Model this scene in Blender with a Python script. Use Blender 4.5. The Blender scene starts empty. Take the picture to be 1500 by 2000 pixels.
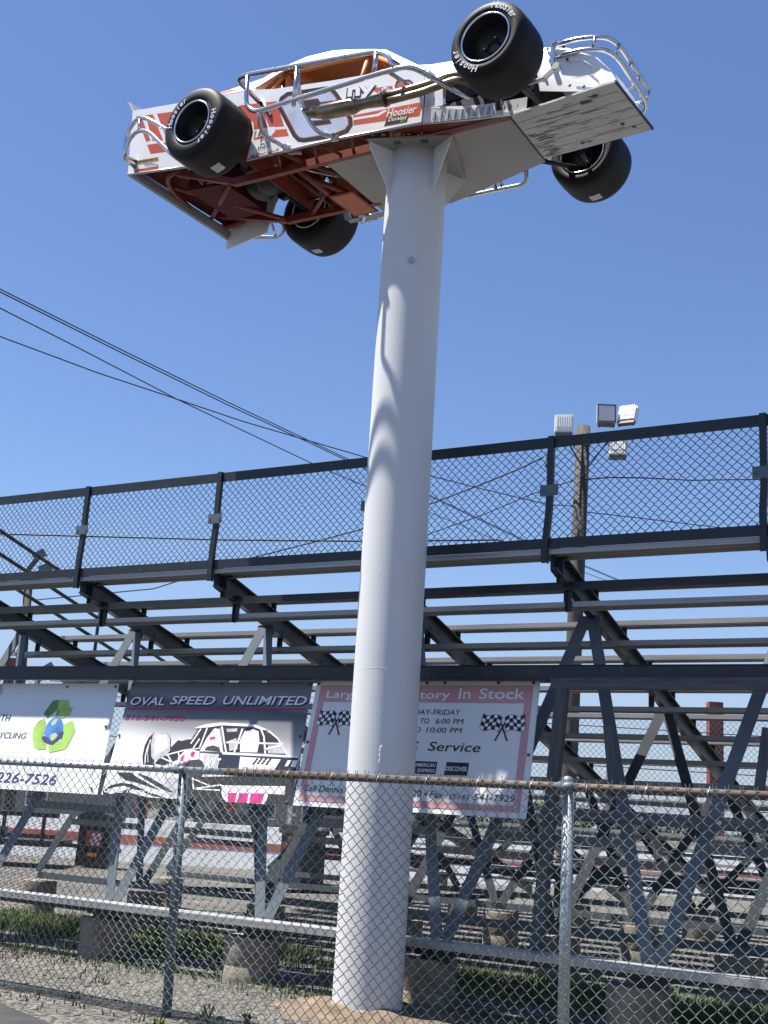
import bpy, math, random
from mathutils import Vector, Matrix, Euler
from mathutils.geometry import tessellate_polygon
random.seed(7)
R_ = math.radians
sc = bpy.context.scene
COL = sc.collection

# ------------------------------------------------------------------ camera
cam_d = bpy.data.cameras.new("camera")
cam = bpy.data.objects.new("camera", cam_d); COL.objects.link(cam)
CAM = Vector((0, 0, 1.42))
p_, r_ = R_(14.3), R_(3.58)
fw = Vector((0, math.cos(p_), math.sin(p_)))
up0 = Vector((0, -math.sin(p_), math.cos(p_))); rt0 = Vector((1, 0, 0))
rt = math.cos(r_) * rt0 + math.sin(r_) * up0
up = -math.sin(r_) * rt0 + math.cos(r_) * up0
M = Matrix.Identity(4)
for i in range(3):
    M[i][0] = rt[i]; M[i][1] = up[i]; M[i][2] = -fw[i]; M[i][3] = CAM[i]
cam.matrix_world = M
cam_d.sensor_fit = 'VERTICAL'; cam_d.sensor_height = 24; cam_d.lens = 24 * 2337 / 2000
cam_d.clip_start = 0.05; cam_d.clip_end = 3000
sc.camera = cam

# ------------------------------------------------------------------ sky, sun, exposure
SUN_EL, SUN_AZ = 70.0, 177.0          # azimuth measured from +X, anticlockwise
w = bpy.data.worlds.new("World"); sc.world = w; w.use_nodes = True
nt = w.node_tree
sky = nt.nodes.new('ShaderNodeTexSky'); sky.sky_type = 'NISHITA'; sky.sun_disc = False
sky.sun_elevation = R_(SUN_EL); sky.sun_rotation = R_(90 - SUN_AZ)
sky.air_density = 1.0; sky.dust_density = 0.3; sky.ozone_density = 3.2; sky.altitude = 400
bg = nt.nodes['Background']; bg.inputs[1].default_value = 0.068
hs = nt.nodes.new('ShaderNodeHueSaturation'); hs.inputs['Saturation'].default_value = 1.09; hs.inputs['Hue'].default_value = 0.508; nt.links.new(sky.outputs[0], hs.inputs['Color'])
wtc = nt.nodes.new('ShaderNodeTexCoord'); wsx = nt.nodes.new('ShaderNodeSeparateXYZ'); nt.links.new(wtc.outputs['Generated'], wsx.inputs[0])
wmp = nt.nodes.new('ShaderNodeMapping'); wmp.inputs['Scale'].default_value = (2.2, 2.2, 14.0); nt.links.new(wtc.outputs['Generated'], wmp.inputs[0])
wns = nt.nodes.new('ShaderNodeTexNoise'); wns.inputs['Scale'].default_value = 1.6; wns.inputs['Detail'].default_value = 7; nt.links.new(wmp.outputs[0], wns.inputs['Vector'])
wmr = nt.nodes.new('ShaderNodeMapRange'); wmr.inputs['From Min'].default_value = 0.0; wmr.inputs['From Max'].default_value = 0.24; wmr.inputs['To Min'].default_value = 0.80; wmr.inputs['To Max'].default_value = 0.0
nt.links.new(wsx.outputs['Z'], wmr.inputs['Value'])
wm1 = nt.nodes.new('ShaderNodeMath'); wm1.operation = 'MULTIPLY_ADD'; wm1.inputs[1].default_value = 0.7; wm1.inputs[2].default_value = 0.65; nt.links.new(wns.outputs['Fac'], wm1.inputs[0])
wm2 = nt.nodes.new('ShaderNodeMath'); wm2.operation = 'MULTIPLY'; wm2.use_clamp = True; nt.links.new(wmr.outputs[0], wm2.inputs[0]); nt.links.new(wm1.outputs[0], wm2.inputs[1])
wmx = nt.nodes.new('ShaderNodeMix'); wmx.data_type = 'RGBA'; wmx.inputs['B'].default_value = (2.35, 2.80, 4.00, 1)   # pale low haze of the sky itself
nt.links.new(wm2.outputs[0], wmx.inputs['Factor']); nt.links.new(hs.outputs[0], wmx.inputs['A']); nt.links.new(wmx.outputs['Result'], bg.inputs[0])
sd = bpy.data.lights.new("sun", 'SUN'); sd.energy = 5.0; sd.angle = R_(0.5); sd.color = (1.0, 0.95, 0.87)
so = bpy.data.objects.new("sun", sd); COL.objects.link(so)
sdir = Vector((math.cos(R_(SUN_EL)) * math.cos(R_(SUN_AZ)), math.cos(R_(SUN_EL)) * math.sin(R_(SUN_AZ)), math.sin(R_(SUN_EL))))
so.rotation_euler = sdir.to_track_quat('Z', 'Y').to_euler(); so.location = (-20, -5, 30)
sc.view_settings.view_transform = 'Standard'; sc.view_settings.look = 'None'
sc.view_settings.exposure = 1.28; sc.view_settings.gamma = 1.0
sc.cycles.max_bounces = 6

# ------------------------------------------------------------------ materials
def mat(name, col, rough=0.6, metal=0.0, var=0.15, scale=4.0, bump=0.0, bscale=30.0, spec=0.5, stain=None, stain_amt=0.0, stain_scale=3.0, stretch=None, coat=0.0):
    m = bpy.data.materials.new(name); m.use_nodes = True
    t = m.node_tree; b = t.nodes['Principled BSDF']
    b.inputs['Roughness'].default_value = rough; b.inputs['Metallic'].default_value = metal
    b.inputs['Specular IOR Level'].default_value = spec
    if coat: b.inputs['Coat Weight'].default_value = coat; b.inputs['Coat Roughness'].default_value = 0.08
    tc = t.nodes.new('ShaderNodeTexCoord'); mp = t.nodes.new('ShaderNodeMapping')
    t.links.new(tc.outputs['Object'], mp.inputs[0])
    if stretch: mp.inputs['Scale'].default_value = stretch
    n = t.nodes.new('ShaderNodeTexNoise'); n.inputs['Scale'].default_value = scale; n.inputs['Detail'].default_value = 6
    t.links.new(mp.outputs[0], n.inputs['Vector'])
    cr = t.nodes.new('ShaderNodeValToRGB')
    lo = [max(0, c * (1 - var)) for c in col]; hi = [min(1, c * (1 + var)) for c in col]
    cr.color_ramp.elements[0].color = (*lo, 1); cr.color_ramp.elements[1].color = (*hi, 1)
    cr.color_ramp.elements[0].position = 0.3; cr.color_ramp.elements[1].position = 0.7
    t.links.new(n.outputs['Fac'], cr.inputs[0]); out = cr.outputs[0]
    if stain:
        n2 = t.nodes.new('ShaderNodeTexNoise'); n2.inputs['Scale'].default_value = stain_scale; n2.inputs['Detail'].default_value = 8
        n2.inputs['Roughness'].default_value = 0.7
        t.links.new(mp.outputs[0], n2.inputs['Vector'])
        r2 = t.nodes.new('ShaderNodeValToRGB'); a = 1 - stain_amt
        r2.color_ramp.elements[0].position = max(0, a * 0.75 - 0.04); r2.color_ramp.elements[1].position = min(1, a * 0.75 + 0.06)
        t.links.new(n2.outputs['Fac'], r2.inputs[0])
        mx = t.nodes.new('ShaderNodeMix'); mx.data_type = 'RGBA'
        t.links.new(r2.outputs[0], mx.inputs['Factor']); t.links.new(out, mx.inputs['A']); mx.inputs['B'].default_value = (*stain, 1)
        out = mx.outputs['Result']
    t.links.new(out, b.inputs['Base Color'])
    if bump:
        n3 = t.nodes.new('ShaderNodeTexNoise'); n3.inputs['Scale'].default_value = bscale; n3.inputs['Detail'].default_value = 4
        t.links.new(mp.outputs[0], n3.inputs['Vector'])
        bp = t.nodes.new('ShaderNodeBump'); bp.inputs['Strength'].default_value = bump; bp.inputs['Distance'].default_value = 0.02
        t.links.new(n3.outputs['Fac'], bp.inputs['Height']); t.links.new(bp.outputs[0], b.inputs['Normal'])
    return m

MT = dict(
    column=mat('column_paint', (0.63, 0.635, 0.63), 0.5, var=0.025, scale=1.6, bump=0.03, bscale=30, spec=0.3),
    plate=mat('plate_paint', (0.29, 0.285, 0.27), 0.6, var=0.05, stain=(0.35, 0.24, 0.12), stain_amt=0.10, stain_scale=5),
    rustw=mat('weld_rust', (0.40, 0.28, 0.14), 0.8, var=0.4, scale=30),
    body=mat('car_white', (0.78, 0.78, 0.78), 0.32, var=0.03, coat=0.25, bump=0.10, bscale=2.2),
    white=mat('vinyl_white', (0.8, 0.8, 0.8), 0.35, var=0.02),
    chrome=mat('mirror_vinyl', (0.74, 0.78, 0.84), 0.14, metal=0.45, var=0.06, scale=6, bump=0.08, bscale=5),
    red=mat('red_paint', (0.54, 0.080, 0.022), 0.35, var=0.08, coat=0.3),
    pink=mat('faded_red', (0.62, 0.13, 0.15), 0.45, var=0.1),
    belly=mat('belly_orange', (0.40, 0.115, 0.045), 0.5, var=0.12),
    orange=mat('orange_paint', (0.62, 0.20, 0.04), 0.45, var=0.08),
    frame_red=mat('frame_red', (0.17, 0.022, 0.009), 0.45, var=0.25, scale=12, stain=(0.06, 0.015, 0.01), stain_amt=0.15, stain_scale=9),
    cell=mat('cell_red', (0.060, 0.004, 0.007), 0.6, var=0.15, spec=0.2),
    black=mat('black_vinyl', (0.012, 0.0125, 0.016), 0.5, var=0.1, spec=0.2),
    dark=mat('dark_machine', (0.03, 0.03, 0.032), 0.5, metal=0.3, var=0.4, scale=14),
    rubber=mat('rubber', (0.0055, 0.0055, 0.0065), 0.6, var=0.3, scale=9, bump=0.05, bscale=60, spec=0.28),
    steel=mat('bright_steel', (0.56, 0.57, 0.59), 0.2, metal=1.0, var=0.08, scale=8, stain=(0.12, 0.09, 0.07), stain_amt=0.16, stain_scale=12),
    rim=mat('rim_metal', (0.75, 0.76, 0.78), 0.2, metal=1.0, var=0.05),
    rimblack=mat('rim_black', (0.015, 0.015, 0.017), 0.35, var=0.2),
    exhaust=mat('exhaust_metal', (0.24, 0.19, 0.125), 0.33, metal=0.9, var=0.35, scale=9),
    ply=mat('painted_plywood', (0.50, 0.50, 0.49), 0.75, var=0.10, scale=5, stain=(0.035, 0.03, 0.028), stain_amt=0.20, stain_scale=2.0, stretch=(1.6, 10, 6), bump=0.3, bscale=8),
    alu_in=mat('aluminium_sheet', (0.45, 0.45, 0.46), 0.4, metal=0.6, var=0.1),
    gold=mat('gold_vinyl', (0.40, 0.28, 0.06), 0.5, var=0.3, scale=40),
    grey=mat('grey_vinyl', (0.25, 0.26, 0.28), 0.5),
    green=mat('green_vinyl', (0.30, 0.50, 0.04), 0.5),
    maroon=mat('maroon_vinyl', (0.25, 0.02, 0.05), 0.5),
    stand=mat('stand_paint', (0.020, 0.0255, 0.030), 0.45, var=0.15, scale=6, stain=(0.12, 0.07, 0.04), stain_amt=0.14, stain_scale=14, spec=0.4),
    leg_shaded=mat('stand_leg_shaded', (0.034, 0.042, 0.050), 0.5, var=0.15),  # back-row legs: the shade under the seats is put into the colour
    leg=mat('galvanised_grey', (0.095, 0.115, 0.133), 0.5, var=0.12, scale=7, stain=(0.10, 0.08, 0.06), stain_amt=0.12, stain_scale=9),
    plank=mat('aluminium_plank', (0.34, 0.343, 0.343), 0.45, metal=0.25, var=0.12, scale=5, stretch=(0.4, 4, 30), stain=(0.19, 0.185, 0.175), stain_amt=0.2, stain_scale=3),
    wire_d=mat('mesh_dark', (0.018, 0.026, 0.036), 0.5, metal=0.0, var=0.2),
    wire=mat('mesh_galvanised', (0.135, 0.170, 0.165), 0.42, metal=0.25, var=0.2, scale=8),
    wire_far=mat('mesh_far', (0.34, 0.33, 0.31), 0.5, metal=0.3, var=0.1),
    galv=mat('galvanised_pipe', (0.42, 0.46, 0.47), 0.42, metal=0.6, var=0.15, scale=6),
    galv_d=mat('pipe_weathered', (0.13, 0.165, 0.19), 0.5, metal=0.3, var=0.2, scale=6),
    rust=mat('rusty_pipe', (0.100, 0.092, 0.080), 0.7, metal=0.2, var=0.25, scale=6, stain=(0.095, 0.058, 0.034), stain_amt=0.34, stain_scale=3),
    concrete=mat('concrete_pier', (0.205, 0.175, 0.14), 0.9, var=0.18, scale=9, bump=0.35, bscale=40, stain=(0.13, 0.11, 0.088), stain_amt=0.26, stain_scale=7),
    wood=mat('grey_timber', (0.075, 0.082, 0.088), 0.8, var=0.3, scale=3, stretch=(8, 8, 1), bump=0.3, bscale=10),
    timber_x=mat('grey_timber_beam', (0.075, 0.082, 0.088), 0.8, var=0.3, scale=3, stretch=(1, 8, 12), bump=0.3, bscale=10),
    pole=mat('pole_timber', (0.058, 0.053, 0.049), 0.85, var=0.4, scale=3, stretch=(6, 6, 0.5), bump=0.4, bscale=8),
    lampbody=mat('lamp_white', (0.70, 0.72, 0.72), 0.5, var=0.04),
    lampdark=mat('lamp_dark', (0.09, 0.085, 0.08), 0.6, var=0.2),
    cable=mat('cable_black', (0.02, 0.022, 0.03), 0.6),
    bannerw=mat('banner_vinyl', (0.72, 0.73, 0.74), 0.5, var=0.05, scale=2, bump=0.45, bscale=1.6),
    boardw=mat('sign_board', (0.70, 0.71, 0.70), 0.5, var=0.03, scale=3, stain=(0.45, 0.43, 0.40), stain_amt=0.12, stain_scale=4),
    signpink=mat('faded_pink', (0.55, 0.29, 0.30), 0.55, var=0.06),
    ink=mat('ink_black', (0.02, 0.02, 0.024), 0.6),
    navyb=mat('ink_dark_door', (0.022, 0.026, 0.05), 0.5),
    navy=mat('ink_navy', (0.05, 0.055, 0.16), 0.6),
    teal=mat('ink_teal', (0.03, 0.10, 0.12), 0.6),
    darkink=mat('ink_charcoal', (0.045, 0.047, 0.055), 0.6, var=0.3, scale=20),
    lgrey=mat('ink_lightgrey', (0.45, 0.45, 0.47), 0.6, var=0.2, scale=20),
    magenta=mat('ink_magenta', (0.60, 0.03, 0.22), 0.55),
    crimson=mat('ink_crimson', (0.32, 0.02, 0.09), 0.55),
    leafg=mat('print_green', (0.30, 0.50, 0.10), 0.55, var=0.25, scale=3),
    leafd=mat('print_darkgreen', (0.10, 0.22, 0.05), 0.55, var=0.25, scale=3),
    globe=mat('print_blue', (0.06, 0.17, 0.45), 0.5, var=0.5, scale=5),
    land=mat('print_land', (0.40, 0.52, 0.25), 0.5),
    redsteel=mat('red_steel', (0.20, 0.062, 0.046), 0.7, var=0.25, scale=3),
    wallw=mat('white_wall', (0.78, 0.78, 0.76), 0.7, var=0.06, scale=1.2, stain=(0.45, 0.42, 0.38), stain_amt=0.2, stain_scale=1.5),
    wallred=mat('wall_red', (0.34, 0.10, 0.075), 0.75, var=0.2, scale=3),
    dirt=mat('tan_dirt', (0.13, 0.097, 0.068), 0.95, var=0.35, scale=8, bump=0.8, bscale=22),
    grass=mat('grass_green', (0.085, 0.120, 0.028), 0.75, var=0.55, scale=2.5),
    drygrass=mat('dry_grass', (0.11, 0.09, 0.04), 0.8, var=0.4, scale=3),
    stone=mat('stone_chip', (0.13, 0.125, 0.115), 0.9, var=0.45, scale=2),
    asphalt=mat('asphalt', (0.030, 0.030, 0.031), 0.9, var=0.3, scale=6, bump=0.5, bscale=120),
    siding=mat('beige_siding', (0.26, 0.235, 0.21), 0.8, var=0.2, scale=1.0, stretch=(0.3, 0.3, 14)),
    roofm=mat('roof_shingle', (0.13, 0.12, 0.11), 0.9, var=0.3, scale=2),
    glass=mat('window_glass', (0.05, 0.06, 0.08), 0.1, var=0.2),
    trunk=mat('bark', (0.09, 0.07, 0.05), 0.9, var=0.3),
    leaf=mat('foliage', (0.055, 0.075, 0.032), 0.8, var=0.5, scale=0.6),
    trailer=mat('trailer_black', (0.025, 0.025, 0.027), 0.5, var=0.3, scale=6),
)
# banner with a printed grey top band (part print, part shade painted in towards top and right)
def band_mat():
    m = bpy.data.materials.new('grey_print_shade'); m.use_nodes = True
    t = m.node_tree; b = t.nodes['Principled BSDF']; b.inputs['Roughness'].default_value = 0.45
    tc = t.nodes.new('ShaderNodeTexCoord'); sx = t.nodes.new('ShaderNodeSeparateXYZ'); t.links.new(tc.outputs['Generated'], sx.inputs[0])
    n = t.nodes.new('ShaderNodeTexNoise'); n.inputs['Scale'].default_value = 2.0; t.links.new(tc.outputs['Generated'], n.inputs['Vector'])
    ad = t.nodes.new('ShaderNodeMath'); ad.operation = 'MULTIPLY_ADD'; ad.inputs[1].default_value = 0.16
    t.links.new(n.outputs['Fac'], ad.inputs[0]); t.links.new(sx.outputs['Z'], ad.inputs[2])
    mx = t.nodes.new('ShaderNodeMath'); mx.operation = 'MULTIPLY_ADD'; mx.inputs[1].default_value = 0.17
    t.links.new(sx.outputs['X'], mx.inputs[0]); t.links.new(ad.outputs[0], mx.inputs[2])
    cr = t.nodes.new('ShaderNodeValToRGB'); e = cr.color_ramp.elements
    e[0].position = 0.58; e[0].color = (0.72, 0.72, 0.73, 1); e[1].position = 0.76; e[1].color = (0.26, 0.26, 0.28, 1)
    q = e.new(0.95); q.color = (0.07, 0.072, 0.08, 1); q = e.new(1.0); q.color = (0.16, 0.165, 0.18, 1)
    t.links.new(mx.outputs[0], cr.inputs[0]); t.links.new(cr.outputs[0], b.inputs['Base Color'])
    return m
MT['band'] = band_mat()
def ground_mat():
    m = bpy.data.materials.new('gravel'); m.use_nodes = True
    t = m.node_tree; b = t.nodes['Principled BSDF']; b.inputs['Roughness'].default_value = 0.95
    tc = t.nodes.new('ShaderNodeTexCoord')
    v = t.nodes.new('ShaderNodeTexVoronoi'); v.inputs['Scale'].default_value = 34; t.links.new(tc.outputs['Object'], v.inputs['Vector'])
    cr = t.nodes.new('ShaderNodeValToRGB'); e = cr.color_ramp.elements
    e[0].color = (0.022, 0.022, 0.021, 1); e[1].color = (0.19, 0.185, 0.17, 1)
    sp = t.nodes.new('ShaderNodeSeparateColor'); t.links.new(v.outputs['Color'], sp.inputs[0]); t.links.new(sp.outputs[0], cr.inputs[0])
    n = t.nodes.new('ShaderNodeTexNoise'); n.inputs['Scale'].default_value = 0.8; n.inputs['Detail'].default_value = 8; t.links.new(tc.outputs['Object'], n.inputs['Vector'])
    r2 = t.nodes.new('ShaderNodeValToRGB'); r2.color_ramp.elements[0].position = 0.35; r2.color_ramp.elements[1].position = 0.7
    r2.color_ramp.elements[0].color = (0.75, 0.73, 0.70, 1); r2.color_ramp.elements[1].color = (1.1, 1.05, 1.0, 1)
    t.links.new(n.outputs['Fac'], r2.inputs[0])
    mx = t.nodes.new('ShaderNodeMix'); mx.data_type = 'RGBA'; mx.blend_type = 'MULTIPLY'; mx.inputs['Factor'].default_value = 1
    t.links.new(cr.outputs[0], mx.inputs['A']); t.links.new(r2.outputs[0], mx.inputs['B']); t.links.new(mx.outputs['Result'], b.inputs['Base Color'])
    bp = t.nodes.new('ShaderNodeBump'); bp.inputs['Strength'].default_value = 0.9; bp.inputs['Distance'].default_value = 0.02
    t.links.new(v.outputs['Distance'], bp.inputs['Height']); bp.invert = True; t.links.new(bp.outputs[0], b.inputs['Normal'])
    return m
MT['gravel'] = ground_mat()

# ------------------------------------------------------------------ mesh helpers
class MB:
    def __init__(self): self.v = []; self.f = []; self.smooth = []
    def quad(self, a, b, c, d, s=False):
        i = len(self.v); self.v += [tuple(a), tuple(b), tuple(c), tuple(d)]; self.f.append((i, i+1, i+2, i+3)); self.smooth.append(s)
    def box(self, lo, hi):
        x0, y0, z0 = lo; x1, y1, z1 = hi; i = len(self.v)
        self.v += [(x0,y0,z0),(x1,y0,z0),(x1,y1,z0),(x0,y1,z0),(x0,y0,z1),(x1,y0,z1),(x1,y1,z1),(x0,y1,z1)]
        for q in ((0,3,2,1),(4,5,6,7),(0,1,5,4),(1,2,6,5),(2,3,7,6),(3,0,4,7)): self.f.append(tuple(i+k for k in q)); self.smooth.append(False)
        return self
    def beam(self, p0, p1, w, h, upv=(0,0,1), ox=0.0, oy=0.0):
        p0 = Vector(p0); p1 = Vector(p1); d = (p1-p0).normalized(); s = d.cross(Vector(upv))
        if s.length < 1e-4: s = d.cross(Vector((1,0,0)))
        s.normalize(); u = s.cross(d).normalized(); i = len(self.v)
        for p in (p0, p1):
            for a, b in ((-1,-1),(1,-1),(1,1),(-1,1)): self.v.append(tuple(p + s*(a*w/2+ox) + u*(b*h/2+oy)))
        for q in ((3,2,1,0),(4,5,6,7),(0,1,5,4),(1,2,6,5),(2,3,7,6),(3,0,4,7)): self.f.append(tuple(i+k for k in q)); self.smooth.append(False)
        return self
    def angle(self, p0, p1, w, t, upv):          # an L-section bar
        self.beam(p0, p1, w, t, upv, 0, w/2 - t/2)
        return self.beam(p0, p1, t, w - t, upv, -w/2 + t/2, -t/2)
    def tube(self, pts, r, n=10, cap=True, closed=False):
        pts = [Vector(p) for p in pts]; m = len(pts); base = len(self.v); ref = None
        rs = r if isinstance(r, (list, tuple)) else [r]*m
        for k, p in enumerate(pts):
            if closed: d = pts[(k+1) % m] - pts[k-1]
            else: d = pts[min(k+1, m-1)] - pts[max(k-1, 0)]
            d.normalize()
            if ref is None:
                ref = d.cross(Vector((0,0,1)));
                if ref.length < 0.05: ref = d.cross(Vector((1,0,0)))
            ref = (ref - d*ref.dot(d)).normalized(); b = d.cross(ref)
            for j in range(n):
                a = 2*math.pi*j/n; self.v.append(tuple(p + rs[k]*(math.cos(a)*ref + math.sin(a)*b)))
        for k in range(m if closed else m-1):
            k2 = (k+1) % m
            for j in range(n):
                self.f.append((base+k*n+j, base+k*n+(j+1)%n, base+k2*n+(j+1)%n, base+k2*n+j)); self.smooth.append(True)
        if cap and not closed:
            self.f.append(tuple(base+j for j in range(n-1,-1,-1))); self.smooth.append(False)
            self.f.append(tuple(base+(m-1)*n+j for j in range(n))); self.smooth.append(False)
        return self
    def poly(self, pts):
        """fill a simple 3D polygon"""
        pts = [Vector(p) for p in pts]; i = len(self.v); self.v += [tuple(p) for p in pts]
        for t in tessellate_polygon([pts]): self.f.append(tuple(i+k for k in t)); self.smooth.append(False)
        return self
    def prism(self, pts, off):
        pts = [Vector(p) for p in pts]; off = Vector(off); self.poly(pts); self.poly([p+off for p in pts])
        n = len(pts)
        for k in range(n): self.quad(pts[k], pts[(k+1)%n], pts[(k+1)%n]+off, pts[k]+off)
        return self
    def grid(self, rows, smooth=True, closed=False):
        i = len(self.v); n = len(rows[0])
        for r in rows: self.v += [tuple(p) for p in r]
        for a in range(len(rows)-1):
            for b in range(n if closed else n-1):
                self.f.append((i+a*n+b, i+a*n+(b+1)%n, i+(a+1)*n+(b+1)%n, i+(a+1)*n+b)); self.smooth.append(smooth)
        return self
    def lathe(self, prof, c, axis='y', n=48):
        """prof = [(r, h)] around an axis through c"""
        c = Vector(c); rows = []
        for r, h in prof:
            row = []
            for k in range(n):
                a = 2*math.pi*k/n; x, z = r*math.cos(a), r*math.sin(a)
                row.append(c + (Vector((x, h, z)) if axis == 'y' else Vector((x, z, h))))
            rows.append(row)
        return self.grid(rows, True, True)
    def ico(self, c, r, sq=(1,1,1)):
        t = (1+5**.5)/2; V = [(-1,t,0),(1,t,0),(-1,-t,0),(1,-t,0),(0,-1,t),(0,1,t),(0,-1,-t),(0,1,-t),(t,0,-1),(t,0,1),(-t,0,-1),(-t,0,1)]
        F = [(0,11,5),(0,5,1),(0,1,7),(0,7,10),(0,10,11),(1,5,9),(5,11,4),(11,10,2),(10,7,6),(7,1,8),(3,9,4),(3,4,2),(3,2,6),(3,6,8),(3,8,9),(4,9,5),(2,4,11),(6,2,10),(8,6,7),(9,8,1)]
        i = len(self.v)
        for x, y, z in V: self.v.append((c[0]+x*r*sq[0]/1.9, c[1]+y*r*sq[1]/1.9, c[2]+z*r*sq[2]/1.9))
        for f in F: self.f.append(tuple(i+k for k in f)); self.smooth.append(False)
        return self

def link(o, parent=None):
    COL.objects.link(o)
    if parent is not None: o.parent = parent
    return o
def build(name, mb, m, parent=None, off=None, label=None, cat=None, group=None, kind=None):
    me = bpy.data.meshes.new(name)
    vs = mb.v if off is None else [(x-off[0], y-off[1], z-off[2]) for x, y, z in mb.v]
    me.from_pydata(vs, [], mb.f); me.polygons.foreach_set('use_smooth', mb.smooth); me.update()
    ms = m if isinstance(m, (list, tuple)) else [m]
    for x in ms: me.materials.append(x)
    o = bpy.data.objects.new(name, me); link(o, parent)
    if off is not None and parent is None: o.location = off
    tag(o, label, cat, group, kind)
    return o
def tag(o, label=None, cat=None, group=None, kind=None):
    if label: o['label'] = label
    if cat: o['category'] = cat
    if group: o['group'] = group
    if kind: o['kind'] = kind
    return o
def empty(name, loc=(0,0,0), rot=(0,0,0), label=None, cat=None, group=None):
    e = bpy.data.objects.new(name, None); link(e); e.location = loc; e.rotation_euler = rot; e.empty_display_size = 0.2
    return tag(e, label, cat, group)
def bend(pts, r=0.08, k=5):
    """round the corners of a polyline"""
    pts = [Vector(p) for p in pts]; out = [pts[0]]
    for i in range(1, len(pts)-1):
        a, b, c = pts[i-1], pts[i], pts[i+1]
        d1 = min(r, (a-b).length*0.45); d2 = min(r, (c-b).length*0.45)
        s = b + (a-b).normalized()*d1; e = b + (c-b).normalized()*d2
        for j in range(k+1):
            t = j/k; out.append(s*(1-t)**2 + b*2*t*(1-t) + e*t*t)
    return out + [pts[-1]]

# ------------------------------------------------------------------ lettering
_dg = None
def letters(s, size, shear=0.0, bold=0.0, ext=0.0, spacing=1.0):
    """verts, faces of a word in its own XY plane, starting at x = 0"""
    cu = bpy.data.curves.new('word', 'FONT'); cu.body = s; cu.size = size; cu.shear = shear; cu.offset = bold; cu.extrude = ext
    cu.space_character = spacing; cu.resolution_u = 3
    o = bpy.data.objects.new('word', cu); COL.objects.link(o)
    dg = bpy.context.evaluated_depsgraph_get(); me = bpy.data.meshes.new_from_object(o.evaluated_get(dg))
    vs = [v.co.copy() for v in me.vertices]; fs = [tuple(p.vertices) for p in me.polygons]
    bpy.data.objects.remove(o); bpy.data.curves.remove(cu); bpy.data.meshes.remove(me)
    return vs, fs
def word(mb, s, org, ex, ey, width=None, height=None, shear=0.0, bold=0.0, spacing=1.0):
    """add a word to mb: baseline start org, directions ex (reading) and ey (up), fitted to width/height"""
    vs, fs = letters(s, 1.0, shear, bold, 0, spacing)
    if not vs: return mb
    x0 = min(v.x for v in vs); x1 = max(v.x for v in vs); y0 = min(v.y for v in vs); y1 = max(v.y for v in vs)
    kx = width/(x1-x0) if width else None; ky = height/(y1-y0) if height else None
    kx = kx or ky; ky = ky or kx
    org = Vector(org); ex = Vector(ex).normalized(); ey = Vector(ey).normalized(); i = len(mb.v)
    for v in vs: mb.v.append(tuple(org + ex*(v.x-x0)*kx + ey*(v.y - min(0, 0))*ky))
    for f in fs: mb.f.append(tuple(i+k for k in f)); mb.smooth.append(False)
    return mb

# ------------------------------------------------------------------ chain-link
def chain(width, height, p, r, n=4, top=True, sag=0.004, seed=1, bulge=0.0):
    """woven wire fabric in the local XZ plane"""
    rnd = random.Random(seed); mb = MB(); h = p/2; nw = int(width/h); nz = int(height/h)
    for i in range(nw):
        pts = []
        for j in range(nz+1):
            side = (i + j) % 2; x = (i + side)*h; z = j*h
            y = 0.0022*(1 if side else -1) + bulge*math.sin(x*1.9+seed)*math.sin(math.pi*z/height)*(.6+.4*math.sin(x*.7))
            jx = sag*(math.sin(i*0.7+j*0.31)*0.6 + rnd.uniform(-.5,.5)) + bulge*.5*math.sin(x*1.1)*math.sin(math.pi*z/height)
            z += sag*rnd.uniform(-.4,.4) - bulge*.25*math.sin(x*1.6+1)*(z/height)
            # the hook of the weave: two close points round each knuckle
            pts.append((x + jx - (0.002 if side else -0.002), y, z - 0.004)); pts.append((x + jx - (0.002 if side else -0.002), -y, z + 0.004))
        if top:
            x = pts[-1][0]; s = 1 if i % 2 else -1
            pts += [(x + s*0.004, 0.003, nz*h+0.022), (x + s*0.012 + rnd.uniform(-.004,.004), 0.004, nz*h+0.045+rnd.uniform(-.008,.008))]
        mb.tube(pts, r, n, cap=False)
    return mb
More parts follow.
